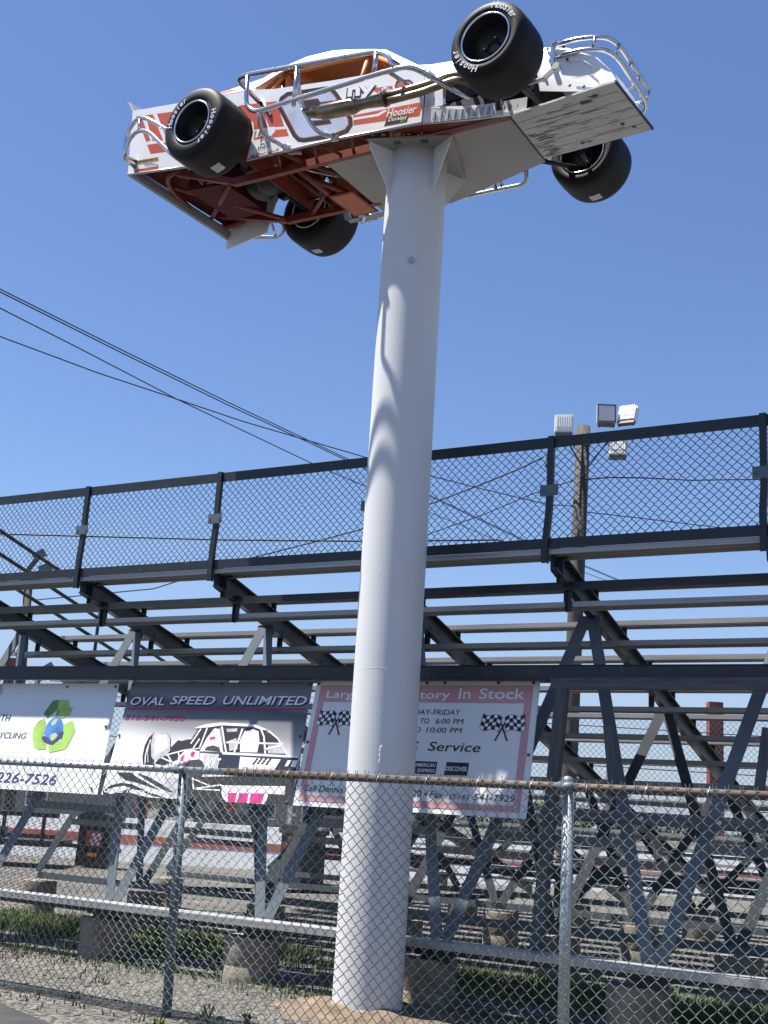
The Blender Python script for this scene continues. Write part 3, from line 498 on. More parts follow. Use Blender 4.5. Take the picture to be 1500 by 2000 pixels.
mb = MB(); mb.prism([(-1.12,-.55,.46),(-1.12,.55,.46),(-1.35,.55,-.1),(-1.35,-.55,-.1)], (-.01,0,0)); cp('rear_firewall', mb, 'frame_red')
mb = MB(); mb.prism([(-.78,-.30,.62),(-.78,.05,.62),(-.55,.05,.12),(-.55,-.30,.12)], (.05,0,.02)); mb.box((-.55,-.30,.08),(-.1,.05,.13)); cp('seat', mb, 'dark')
mb = MB(); mb.tube([(.22+.02*math.cos(a),-.12+.15*math.sin(a),.36+.15*math.cos(a)) for a in [k*math.pi/10 for k in range(20)]], .012, 8, closed=True); cp('steering_wheel', mb, 'dark')
# hood and nose
secs = [(.36,.50,.20,.455),(.60,.50,.16,.40),(1.0,.47,.20,.375),(1.35,.44,.20,.350),(1.55,.42,.20,.335),(1.62,.42,-.10,.325),(1.82,.41,-.15,.27),(2.05,.40,-.20,.135),(2.20,.39,-.235,-.04),(2.285,.385,-.25,-.225)]
def hoodsec(x, hw, zl, zt):
    c = min(.07, (zt-zl)*.45); hf = hw if x < 1.6 else hw - .31*(x-1.6)
    return [(x,-hw,zl),(x,-hw,zt-c),(x,-hw+c*.35,zt-c*.3),(x,-hw+c,zt),(x,-.15,zt+.02),(x,min(.15,hf*.4),zt+.02),(x,hf-c,zt),(x,hf-c*.35,zt-c*.3),(x,hf,zt-c),(x,hf,zl)]
mb = MB(); mb.grid([hoodsec(*s) for s in secs[:5]], True); cp('hood', mb, 'body')
mb = MB(); mb.grid([hoodsec(*s) for s in secs[4:]], True); nose = cp('nose', mb, 'body')
mb = MB(); mb.tube([(1.86,-.4235,.09),(1.98,-.423,.07),(2.06,-.4215,.0),(2.08,-.42,-.08),(1.90,-.421,-.06)], .003, 5)
cp('panel_seam', mb, 'alu_in', nose)
for x, z in ((1.66,.26),(1.72,.31),(1.80,.24),(1.66,.0),(1.88,-.12),(2.20,-.2),(2.0,-.16),(1.84,.12)):
    mb = MB(); mb.ico((x,-.424,z), .014, (1,.5,1)); cp('panel_rivet', mb, 'dark', nose)
mb = MB(); mb.grid([[(.52,y,.41) for y in (-.26,-.24,0,.24,.26)],[(.54,-.27,.42),(.54,-.24,.52),(.54,0,.53),(.54,.24,.52),(.54,.27,.42)],[(.86,-.27,.39),(.86,-.24,.50),(.86,0,.51),(.86,.24,.50),(.86,.27,.39)],[(.90,y,.38) for y in (-.26,-.24,0,.24,.26)]], False); cp('hood_scoop', mb, 'body')
# louvred engine-side panel
def ly(x): return -.60 + .20*max(0, min(1, (x-.66)/.80))
mb = MB(); mb.prism([(x, ly(x), z) for x, z in [(.66,-.262),(1.08,-.262),(1.50,-.255),(1.50,-.11),(1.17,-.135),(.98,-.13),(.80,-.110),(.655,-.105)]], (0,.01,0)); lp_ = cp('louvre_panel', mb, 'body')
for k in range(13):
    x = .74+.056*k; mb = MB(); y = ly(x)-.001; mb.prism([(x,y,-.235),(x+.024,y+.005,-.235),(x+.028,y+.005,-.160),(x+.010,y+.002,-.160)], (-.006,-.007,0)); cp('louvre', mb, 'alu_in', lp_)
mb = MB(); mb.prism([(.30,-.37,-.205),(.30,-.60,-.235),(.66,-.60,-.262),(1.40,-.42,-.255),(1.40,-.38,-.225)], (0,0,.006)); cp('floor_pan', mb, 'frame_red')
mb = MB(); mb.prism([(.66,-.60,-.10),(.66,-.60,.235),(.66,-.5,.25),(.66,-.5,-.1)], (.008,0,0)); cp('inner_panel', mb, 'body'); mb = MB(); mb.prism([(.66,.60,-.10),(.66,.60,.235),(.66,.5,.25),(.66,.5,-.1)], (.008,0,0))
cp('inner_panel', mb, 'body'); mb = MB(); mb.prism(xz([(.66,.10),(.80,.06),(.82,-.11),(.66,-.11)], -.57), (0,.006,0)); cp('inner_panel', mb, 'body')
# engine
mb = MB(); mb.box((.72,-.24,-.18),(1.35,.24,.08)); mb.box((.74,-.42,.02),(1.32,-.25,.17)); mb.box((.74,.25,.02),(1.32,.42,.17)); mb.box((1.36,-.12,-.15),(1.44,.12,.15)); mb.box((1.50,-.30,-.2),(1.56,.30,.2)); mb.box((.70,-.45,-.20),(1.30,-.30,-.02))
cp('engine', mb, 'dark')
# headers, collector and muffler
mb = MB()
mb.tube(bend([(1.16,-.42,.03),(1.06,-.66,.040),(.97,-.70,.048),(.86,-.70,.036),(.73,-.72,.009),(.56,-.78,-.040),(.36,-.80,-.058)],.07), .031, 12)
mb.tube(bend([(1.16,-.42,-.05),(1.10,-.62,-.02),(1.02,-.70,-.003),(.87,-.72,-.035),(.72,-.74,-.069),(.60,-.80,-.113),(.36,-.81,-.118)],.07), .031, 12)
for k in range(3): mb.tube(bend([(.82+.16*k,-.42,.10),(.86+.16*k,-.52,.09),(1.0+.08*k,-.58,.07)],.05), .022, 10)
cp('exhaust_header', mb, 'exhaust')
mb = MB(); mb.tube([(.41,-.81,-.088),(.37,-.815,-.092),(.24,-.83,-.098),(.15,-.84,-.104),(.135,-.84,-.103),(.11,-.84,-.101),(-.20,-.84,-.078),(-.215,-.84,-.076),(-.245,-.84,-.073),(-.26,-.84,-.071)], [.064,.056,.045,.046,.060,.068,.068,.058,.050,.050], 24)
mb.tube([(.42,-.81,-.088),(.395,-.81,-.09)], .068, 20); mb.tube([(.16,-.84,-.104),(.14,-.84,-.103)], .052, 20)
ex = cp('muffler', mb, 'exhaust')
mb = MB(); rows = []
for k in range(2):
    row = []
    for j in range(20):
        a = 2*math.pi*j/20; x = -.25 if k == 0 else -.385 - .045*math.sin(a)
        row.append((x, -.84+.050*math.cos(a)-.01*k, -.071+.022*k+.050*math.sin(a)))
    rows.append(row)
mb.grid(rows, True, True); mb.grid([[(x+.002,y+(-.84-y)*.06,z+(-.06-z)*.06) for x,y,z in r] for r in rows], True, True); cp('tailpipe', mb, 'exhaust', ex)
mb = MB(); mb.tube(bend([(1.16,.42,.05),(1.05,.62,.03),(.9,.68,-.02),(.4,.74,-.06),(.0,.76,-.07)],.10), .032, 12); mb.tube(bend([(1.16,.42,-.02),(1.0,.60,-.06),(.8,.64,-.10),(.4,.68,-.11),(.0,.72,-.09)],.10), .032, 12); mb.tube([(.0,.74,-.08),(-.35,.76,-.09)], .06, 16); cp('exhaust_header', mb, 'exhaust')
# wheels
def wheel(x, sgn, R, W, yo, name, parts=True):
    """sgn -1 near side, +1 far side; yo = outer face"""
    t = empty(name, (0,0,0)); t.parent = car; t.location = (x, sgn*(yo-W/2), 0.0)
    h = W/2
    prof = [(.200,-h+.018),(.212,-h+.004),(.235,-h-.004),(.262,-h-.006),(R-.045,-h+.002),(R-.022,-h+.016),(R-.008,-h+.040),(R-.001,-h+.08),(R,-h*.45),(R+.003,0)]
    prof = prof + [(r, -y) for r, y in reversed(prof[:-1])]
    mb = MB(); mb.lathe(prof, (0,0,0), 'y', 72); ty = cp('tyre', mb, 'rubber', t)
    mb = MB()
    for s in (-1, 1): mb.lathe([(.207,s*(h-.010)),(.207,s*(h+.004)),(.200,s*(h+.008)),(.193,s*(h+.002)),(.193,s*(h-.03))], (0,0,0), 'y', 72)
    cp('rim_lip', mb, 'rim', t)
    mb = MB(); mb.lathe([(.1935,-h+.0),(.185,-h+.03),(.180,-h+.06),(.166,-h+.09),(.163,-.02),(.05,.0),(.001,-.0)], (0,0,0), 'y', 72); mb.lathe([(.001,.03),(.08,.03),(.160,.02),(.166,h-.09),(.180,h-.05),(.193,h)], (0,0,0), 'y', 72)
    mb.lathe([(.001,sgn*.07),(.055,sgn*.07),(.062,sgn*.05),(.062,.0)], (0,0,0), 'y', 24)
    rm = cp('rim', mb, 'rimblack', t)
    for k in range(5):
        mb = MB(); a = 1.2566*k+.4; mb.lathe([(.001,sgn*.05),(.012,sgn*.05),(.012,sgn*.0)], (.10*math.cos(a),0,.10*math.sin(a)), 'y', 8); cp('lug_nut', mb, 'steel', rm)
    return t, ty, h
def tyre_word(ty, s, R, h, sgn, a0, a1):
    """a word on the outer side wall running clockwise from angle a0 to a1 (degrees)"""
    mb = MB(); n = len(s); y = sgn*(h+.0085)
    for k, ch in enumerate(s):
        a = R_(a0 + (a1-a0)*(k+.5)/n); rad = Vector((math.cos(a), 0, math.sin(a))); tan = Vector((math.sin(a), 0, -math.cos(a))) * (1 if sgn < 0 else -1)
        rb = .235; wid = {'H': .050, 'i': .014, 'o': .034, 's': .030, 'e': .032, 'r': .028}[ch]
        hgt = {'H': .056, 'i': .050}.get(ch, .038)
        word(mb, ch, rad*rb - tan*wid/2 + Vector((0,y,0)), tan, rad, width=wid, height=hgt, shear=.12, bold=.012)
    cp('lettering', mb, 'white', ty)
def tread_label(ty, R, y0, y1, a0, a1):
    mb = MB(); rows = []
    for k in range(6):
        a = R_(a0+(a1-a0)*k/5); rows.append([((R+.0045)*math.cos(a), y, (R+.0045)*math.sin(a)) for y in (y0, (y0+y1)/2, y1)])
    mb.grid(rows); cp('tread_sticker', mb, 'lgrey', ty)
t1, ty, h = wheel(1.48, -1, .322, .40, 1.09, 'front_wheel'); tyre_word(ty, 'Hoosier', .322, h, -1, 80, 22); tyre_word(ty, 'Hoosier', .322, h, -1, 262, 190)
t2, ty, h = wheel(-1.48, -1, .352, .43, 1.09, 'rear_wheel'); tyre_word(ty, 'Hoosier', .352, h, -1, 182, 112); tyre_word(ty, 'Hoosier', .352, h, -1, 14, -66); tread_label(ty, .352, .02, .12, -78, -62)
t3, ty, h = wheel(1.48, 1, .322, .40, 1.09, 'front_wheel'); tread_label(ty, .322, .02, .10, -92, -74)
t4, ty, h = wheel(-1.48, 1, .352, .43, 1.09, 'rear_wheel'); tread_label(ty, .352, -.02, .06, -100, -84)
# axles and suspension
mb = MB(); mb.tube([(-1.48,-.85,0),(-1.48,.85,0)], .045, 14); mb.lathe([(.001,-.16),(.10,-.13),(.15,-.04),(.15,.04),(.10,.13),(.001,.16)], (-1.48,.02,.0), 'y', 20); mb.lathe([(.001,-.13),(.09,-.12),(.12,-.02),(.12,.06),(.09,.15),(.001,.16)], (-1.62,.05,-.03), 'y', 20); mb.tube([(-1.48,-.30,0),(-1.48,-.25,0)], .09, 14); mb.tube([(-1.48,.30,0),(-1.48,.25,0)], .09, 14); mb.tube([(-1.5,-.2,.12),(-1.5,.25,.12)], .04, 10); cp('rear_axle', mb, 'dark')
mb = MB()
mb.tube([(1.48,-.90,.05),(1.50,-.40,-.02)], .020); mb.tube([(1.48,-.88,-.08),(1.62,-.40,-.20)], .020); mb.tube([(1.48,-.88,-.08),(1.25,-.40,-.20)], .020)
mb.tube([(1.48,.90,.05),(1.50,.40,-.02)], .020); mb.tube([(1.48,.88,-.08),(1.62,.40,-.20)], .020); mb.tube([(1.48,.88,-.08),(1.25,.40,-.20)], .020)
mb.tube([(1.48,-.86,-.1),(1.48,-.86,.1)], .03); mb.tube([(1.48,.86,-.1),(1.48,.86,.1)], .03)
mb.tube([(1.30,-.75,-.02),(1.32,.75,-.02)], .016); cp('front_suspension', mb, 'dark')
mb = MB(); mb.tube([(1.60,-.62,-.15),(1.74,-.58,-.12)], .018); mb.beam((1.72,-.58,-.13),(1.83,-.56,-.02), .02, .035); mb.tube([(1.825,-.585,-.03),(1.825,-.535,-.03)], .030, 14); cp('sway_bar_arm', mb, 'alu_in')
mb = MB()
for s in (-1, 1):
    mb.tube([(-1.46,s*.42,.0),(-1.25,s*.36,.42)], .035, 12); mb.tube([(-1.44,s*.46,-.02),(-.75,s*.40,-.10)], .017); 
mb.tube([(-1.48,.1,.05),(-.3,.02,.02)], .035); mb.tube([(-1.1,-.22,-.05),(-.7,.1,-.1)], .012); cp('rear_suspension', mb, 'steel')
# chassis
fr = MB(); P = lambda x, y, z=-.2: (x, y, z)
fr.beam(P(1.35,-.36),P(-1.57,-.345), .05, .075); fr.beam(P(-1.56,-.345),P(-2.26,-.42,.0), .045, .06); fr.beam(P(-.45,.47),P(-1.56,.47), .05, .075); fr.beam(P(-1.55,.47),P(-2.42,.40,-.02), .045, .06)
fr.tube(bend([(-2.2,-.44,.02),(-2.42,-.42,.0),(-2.55,-.2,-.02),(-2.60,.45,-.08),(-2.42,.56,-.08),(-2.2,.52,-.06)],.14), .026, 10)
fr.tube([P(-1.62,-.35),P(-2.50,.36,-.06)], .022); fr.tube([P(-1.56,.46),P(-2.45,-.25,-.03)], .022)
fr.tube([P(-.85,-.35),P(-.85,.46)], .028); fr.tube([P(-.86,-.15),P(-.55,.47)], .024); fr.tube([P(-1.25,.46),P(-.86,.14)], .022); fr.tube([P(-.70,-.35),P(-.2,.46)], .024)
for x in (-1.0,-.6,-.2,.2):
    fr.tube([P(x,-.36),P(x+.14,-.60,-.17)], .014); fr.tube([P(x+.28,-.36),P(x+.14,-.60,-.17)], .014)
fr.tube([P(-1.15,-.60,-.165),P(.64,-.59,-.20)], .018); fr.tube([P(-1.15,.60,-.10),P(1.2,.58,-.08)], .018)
for s in (-1, 1):
    fr.tube(bend([P(-1.0,s*.42,-.18),P(-1.25,s*.42,.30),P(-1.75,s*.40,.30),P(-2.2,s*.42,.02)],.1), .024)
    fr.tube([P(-1.0,s*.44,-.2),P(-1.05,s*.45,.70)], .022); fr.tube([P(-1.0,s*.42,.30),P(-1.0,s*.55,.30)], .02)
fr.tube([P(-2.2,-.42,.02),P(-2.45,-.42,.45)], .022); fr.tube([P(-2.2,.42,.02),P(-2.45,.42,.45)], .022)
cp('chassis_frame', fr, 'frame_red')
mb = MB(); mb.prism([(-.98,-.34,-.19),(-.98,.45,-.19),(-1.30,.45,.12),(-1.30,-.34,.12)], (-.008,0,0)); mb.prism([(-.85,.17,-.235),(-.57,.17,-.235),(-.56,.60,-.235),(-.84,.60,-.235)], (0,0,.012)); 
mb.prism([(-.98,-.33,.05),(.7,-.33,.05),(.7,.44,.05),(-.98,.44,.05)], (0,0,.006)); cp('floor_pan', mb, 'frame_red')
mb = MB(); mb.prism([(-.83,.19,-.2385),(-.59,.19,-.2385),(-.58,.57,-.2385),(-.82,.57,-.2385)], (0,0,.003)); cp('belly_panel', mb, 'belly')
# side skirt panels on the far side seen from below
mb = MB(); mb.prism([(-.98,.66,-.215),(-.50,.66,-.215),(-.48,.76,-.20),(-1.0,.76,-.20)], (0,0,.006)); mb.prism([(-1.0,.64,-.21),(-.98,.76,-.2),(-1.05,.76,-.05),(-1.05,.64,-.05)], (.006,0,0)); cp('skirt_panel', mb, 'plate')
# fuel cell
mb = MB(); mb.prism([(-2.21,-.31,-.14),(-1.76,-.27,-.14),(-1.74,.33,-.14),(-2.19,.36,-.14)], (0,0,.42)); fc = cp('fuel_cell', mb, 'cell')
mb = MB(); word(mb, 'ATT.', (-2.10,-.314,-.045), (1,.09,0), (0,0,-1), width=.28, height=.07, shear=.3); cp('lettering', mb, 'lgrey', fc)
# front under-tray of painted boards
mb = MB(); mb.prism([(1.37,-.43,-.262),(2.315,-.545,-.275),(2.335,.18,-.275),(1.335,.28,-.262)], (0,0,.016)); ptray = cp('plywood_tray', mb, 'ply')
mb = MB()
for k in range(1, 6):
    t = k/6; a = Vector((1.37-.03*t, -.43+.71*t, -.2625)); b = Vector((2.315+.02*t, -.545+.725*t, -.2755)); mb.beam(a+Vector((.02,0,0)), b-Vector((.03*(k%2),0,0)), .0022, .0025)
mb.beam((1.37,-.43,-.263),(1.335,.28,-.263), .014, .008); mb.beam((2.315,-.545,-.268),(2.335,.18,-.268), .010, .022)
cp('board_seam', mb, 'dark', ptray)
rn = random.Random(8)
def tz(x): return -.2630-.0140*(x-1.35)-.0014
def blot(cx, cy, a, b, n=16):
    mb = MB(); mb.poly([(cx+a*(.5+.9*rn.random())*math.cos(k*6.283/n), cy+b*(.4+1.1*rn.random())*math.sin(k*6.283/n)-.06*a*math.cos(k*6.283/n), tz(cx+a*1.2*math.cos(k*6.283/n))) for k in range(n)]); cp('dark_knot', mb, 'dark', ptray)
for q in ((2.00,-.38,.075,.022),(2.09,-.435,.05,.015),(2.15,.01,.022,.028),(2.22,.085,.016,.02),(1.74,.16,.022,.02),(1.80,.155,.03,.008)): blot(*q)
for k in range(16): blot(1.385+.11*rn.random()-.03*(k/16)+.03, -.12+.36*k/16+.02*rn.random(), .03+.05*rn.random(), .004+.004*rn.random(), 10)
for k in range(14): blot(1.55+.65*rn.random(), -.42+.55*rn.random(), .05+.07*rn.random(), .002+.002*rn.random(), 8)
# nerf bars
for s in (-1, 1):
    mb = MB(); Y = s*.95; dz = 0 if s < 0 else -.10
    loop = bend([(-.98,Y,.0),(-1.0,Y,.15),(-1.06,Y,.43),(.40,Y,.27),(.56,Y,.07),(.20,Y,.055),(-.55,Y,.03),(-.86,Y,.02)], .07)
    mb.tube(bend([(-1.13,s*.60,.36),(-1.15,Y,.42),(-1.04,Y,.43),(.36,Y,.275),(.50,Y,.20),(.57,Y,.06)],.10), .0215, 12)
    mb.tube(bend([(-1.02,Y,.41),(-.99,Y,.12),(-.88,Y,.022),(.40,Y,.055),(.72 if s < 0 else .84,Y,.05),(1.09,s*.60,-.14) if s < 0 else (.84,.80,.24)],.10), .0215, 12)
    mb.tube([(-.46,Y,.365),(-.44,Y,-.03)], .019, 12); mb.tube([(.37,Y,.275),(.37,Y,.06)], .019, 12)
    mb.tube(bend([(-.83,Y,.02),(-.90,s*.80,-.10),(-.74,s*.625,-.18)],.12), .0195, 12)
    mb.tube(bend([(-.48,s*.92,.36),(-.50,s*.80,.10),(-.36,s*.72,-.16),(-.21,s*.625,-.20)],.12), .0195, 12)
    mb.tube([(-1.13,s*.62,.40),(-.98,s*.62,.20)], .018, 10); mb.tube([(.50,Y,.06),(.62,s*.62,.02)], .018, 10)
    mb.v = [(x, y, z+dz*(1 if abs(y) > .7 else 0)) for x, y, z in mb.v]; nb = cp('nerf_bar', mb, 'steel')
    mb = MB()
    for q in ((-.74,s*.625,-.18),(-.21,s*.625,-.20)): mb.tube([(q[0],s*.60,q[2]),(q[0],s*.66,q[2])], .028, 10); mb.box((q[0]-.035,s*.625-.006,q[2]-.03),(q[0]+.035,s*.625+.006,q[2]+.02))
    cp('bar_mount', mb, 'steel', nb)
# rear corner bars and front bumper
for s in (-1,):
    mb = MB()
    mb.tube(bend([(-2.66,s*.60,.12),(-2.63,s*.80,.07),(-2.64,s*.80,.31),(-2.54,s*.80,.445),(-2.40,s*.80,.42),(-1.95,s*.78,.13),(-1.9,s*.60,.10)],.08), .0205, 12)
    mb.tube(bend([(-2.66,s*.60,.05),(-2.60,s*.82,.02),(-2.58,s*.82,.20),(-2.48,s*.82,.29),(-2.32,s*.82,.25),(-1.98,s*.80,-.06),(-1.9,s*.61,-.12)],.08), .0205, 12)
    mb.tube([(-2.49,s*.80,.43),(-2.45,s*.82,.28)], .018, 10)
    cp('rear_corner_bar', mb, 'steel')
mb = MB(); mb.tube(bend([(-2.60,.66,.06),(-2.56,.92,.0),(-2.02,.93,-.09),(-1.97,.90,.02),(-2.12,.66,.07)],.06), .0205, 12); mb.tube([(-2.10,.93,-.075),(-2.08,.80,.04)], .017, 10); cp('rear_corner_bar', mb, 'steel')
mb = MB()
A1 = bend([(1.72,-.425,.28),(1.92,-.43,.275),(2.13,-.40,.255),(2.20,-.28,.245),(2.20,.38,.215),(2.11,.52,.205),(1.70,.42,.22)],.12)
A2 = bend([(1.74,-.425,.17),(1.94,-.43,.17),(2.12,-.40,.15),(2.19,-.28,.14),(2.19,.38,.11),(2.10,.52,.10),(1.72,.42,.11)],.12)
mb.tube(A1, .0185, 12); mb.tube(A2, .0185, 12)
for y, z in ((-.28,.245),(-.05,.235),(.15,.225),(.36,.216)): mb.tube([(2.20,y,z),(2.19,y,z-.105)], .015, 10)
mb.tube([(2.06,-.415,.26),(2.05,-.415,.16)], .015, 10); mb.tube([(2.19,.12,.12),(2.0,.1,.0)], .015, 10); mb.tube([(2.18,.36,.11),(1.98,.25,.0)], .015, 10)
fb = cp('front_bumper', mb, 'steel')
mb = MB(); mb.box((1.69,-.432,.12),(1.73,-.418,.31))
for z in (.30,.13): mb.tube([(1.71,-.45,z),(1.71,-.41,z)], .022, 8)
cp('bar_mount', mb, 'steel', fb)
# painted graphics on the near and far sides
def graphics(sgn, panel):
    by = {}
    for col, lay, pts in CAR_DECALS: by.setdefault(col, []).append((lay, pts))
    names = dict(red='red_graphic', black='black_graphic', chrome='number_fill', white='white_graphic', gold='gold_decal', grey='grey_decal')
    for col, L in by.items():
        for lay, pts in L:
            mb = MB(); mb.poly(xz(pts, sgn*(.6203 + .0004*lay))); cp(names[col], mb, col, panel)
    def cw(name, m, s, x, z, ang, wid, hgt, shear=0, bold=0, lay=6):
        ex = Vector((math.cos(R_(ang)), 0, math.sin(R_(ang)))); ey = Vector((-math.sin(R_(ang)), 0, math.cos(R_(ang))))
        if sgn > 0: ex = -ex; x = x + wid
        mb = MB(); word(mb, s, (x, sgn*(.6203+.0004*lay), z), ex, ey, width=wid, height=hgt, shear=shear, bold=bold); cp(name, mb, m, panel)
    cw('lettering','black','ny', -.168,.172,-9.4,.325,.150,-.12,.075,6); cw('lettering','white','ny', -.152,.184,-9.4,.29,.128,-.12,.035,9)
    cw('lettering','white','Hoosier', .302,-.125,-5.3,.30,.072,.15,.015); cw('lettering','white','Duralast', .325,-.172,-5.5,.19,.036,.3,.01); cw('lettering','green','GT', .452,-.208,-4,.06,.026,.3,.01)
    cw('lettering','black','RE', -1.105,.008,0,.075,.064,.25,.01); cw('lettering','maroon','wilwood', -1.165,-.186,-2.4,.325,.052,.1,.012)
    cw('lettering','maroon','FK', -1.07,-.040,-3,.13,.03,.1,.02); cw('lettering','black','ROD', -1.06,-.080,-3,.115,.027,.1,.012); cw('lettering','black','ENDS', -1.085,-.114,-3,.14,.027,.1,.012)
    cw('lettering','black','MATHEWS', .196,.145,-7,.125,.019,.0,.008); cw('lettering','white','WELDING', -2.63,.014,-5.6,.28,.028,0,.012); cw('lettering','black',"MARINARO'S", -2.62,.085,-4.5,.26,.028,.1,.012)
graphics(-1, near_side)

# ================================================================== grandstand
stand = empty('grandstand', OST, (0, 0, YAW), label='tall open grandstand of dark steel stringers and aluminium plank seats seen from behind', cat='grandstand')
def sp(name, mb, m, parent=None, label=None): return build(name, mb, MT[m] if isinstance(m, str) else m, parent or stand, label=label)
BAY, UE0, UE1 = 1.72, -2.2, 9.4
def zs(v): return 3.655 - 0.265*v                      # top edge of the stringers
NS = list(range(-1, 6)); strs = {}
for n in NS:
    u = BAY*n; mb = MB(); v0, v1 = -0.03, 12.2
    mb.prism([(u-.005, v0, zs(v0)), (u-.005, v1, zs(v1)), (u-.005, v1, zs(v1)-.205), (u-.005, v0+.03, zs(v0)-.215)], (.01,0,0))
    mb.prism([(u+.005, v0, zs(v0)), (u+.005, v1, zs(v1)), (u+.005, v1, zs(v1)-.012), (u+.005, v0, zs(v0)-.012)], (.055,0,0))
    mb.prism([(u+.005, v0, zs(v0)-.193), (u+.005, v1, zs(v1)-.193), (u+.005, v1, zs(v1)-.205), (u+.005, v0, zs(v0)-.205)], (.055,0,0))
    strs[n] = sp('stringer', mb, 'stand')
def plank(v, z, w_=.235, name='seat_plank', u0=UE0, u1=UE1, t=.045):
    mb = MB(); mb.box((u0, v, z-.008), (u1, v+w_, z))
    for k, vv in enumerate((v, v+w_-.012)): mb.box((u0, vv, z-t), (u1, vv+.012, z-.008))
    mb.box((u0, v+.012, z-.030), (u1, v+.020, z-.022)); mb.box((u0, v+w_*.5-.006, z-t*.8), (u1, v+w_*.5+.006, z-.008))
    return sp(name, mb, 'plank')
brk = []
plank(-.04, 3.622, .26)
for n in NS: brk.append((BAY*n+.03, .12, 3.57, zs(.12)-.25))
for k in range(15):                       # seats stand on short brackets on the stringers
    v = .85+.78*k; z = zs(v+.11)+.12
    if v > 11.6: break
    plank(v, z, .235)
    if k < 8:
        for n in NS: brk.append((BAY*n+.03, v+.12, z-.045, zs(v+.12)-.02))
for k in range(14):                       # foot planks hang below the stringers
    v = .36+.78*k; z = zs(v+.1)-.275
    if z < .55: break
    plank(v, z, .21, 'foot_plank')
    if k < 5:
        for n in NS: brk.append((BAY*n-.02, v+.06, z-.05, zs(v+.06)-.10))
mb = MB(); mb.box((UE0,.30,3.345),(UE1,.308,3.415)); mb.box((UE0,.308,3.407),(UE1,.37,3.415)); sp('rear_girt', mb, 'stand')
for n in NS: brk.append((BAY*n+.02, .345, 3.43, 3.17))
for n in NS:
    for u, v, za, zb in brk:
        if abs(u - BAY*n) < .06:
            mb = MB(); mb.box((u-.02, v-.028, min(za, zb)), (u-.012, v+.028, max(za, zb))); mb.box((u-.012, v-.004, min(za, zb)), (u+.03, v+.004, max(za, zb))); sp('plank_bracket', mb, 'stand', strs[n])
# guard fence along the top row
mb = MB(); mb.beam((UE0,-.05,3.665), (UE1,-.05,3.665), .012, .085); mb.beam((UE0,-.02,3.70), (UE1,-.02,3.70), .06, .010); sp('guard_bottom_rail', mb, 'stand')
mb = MB(); mb.beam((UE0,-.05,4.53), (UE1,-.05,4.53), .012, .092); mb.beam((UE0,-.02,4.572), (UE1,-.02,4.572), .06, .010); sp('guard_top_rail', mb, 'stand')
for n in NS:
    u = BAY*n; mb = MB(); b = .012 if n == 3 else 0.0
    pts = [(u-.03,-.075,3.50), (u-.035,-.078,3.60), (u-.022,-.078,3.75), (u-.006,-.078,3.92), (u,-.078,4.1), (u,-.078,4.58)] if n == 3 else [(u-.01,-.075,3.50), (u-.01,-.078,3.66), (u-.012-b,-.078,3.80), (u+.002+b,-.078,4.02), (u+b*.4,-.078,4.25), (u,-.078,4.58)]
    for a, c in zip(pts, pts[1:]): mb.beam(a, c, .052, .010, (0,1,0)); mb.beam((a[0]+.021,a[1]+.018,a[2]), (c[0]+.021,c[1]+.018,c[2]), .010, .036, (0,1,0))
    po = sp('guard_post', mb, 'stand')
    mb = MB(); mb.box((u-.08,-.092,4.06), (u+.08,-.084,4.155))
    for s in (-.058, .058): mb.tube([(u+s,-.098,4.11), (u+s,-.08,4.11)], .010, 8)
    sp('splice_plate', mb, 'leg', po)
mb = chain(UE1-UE0-.1, .86, .072, .0034, 4, top=False, seed=2)
o = sp('guard_mesh', mb, 'wire_d'); o.location = (UE0+.05, -.018, 3.69)
# end rails on the far left end
mb = MB()
for h in (.95, .69, .42): mb.tube([(-2.08, .0, zs(0)+h), (-2.08, 7.5, zs(7.5)+h)], .024, 8)
for v in (.05, 2.5, 5.0, 7.4): mb.tube([(-2.08, v, zs(v)-.1), (-2.08, v, zs(v)+.97)], .022, 8)
sp('end_rail', mb, 'stand')
# front cross beam under the top rows
mb = MB(); mb.beam((UE0,.17,2.735), (UE1,.17,2.665), .10, .012); mb.beam((UE0,.126,2.672), (UE1,.126,2.622), .012, .115); mb.beam((UE0,.17,2.609), (UE1,.17,2.569), .10, .012); sp('cross_beam', mb, 'stand')
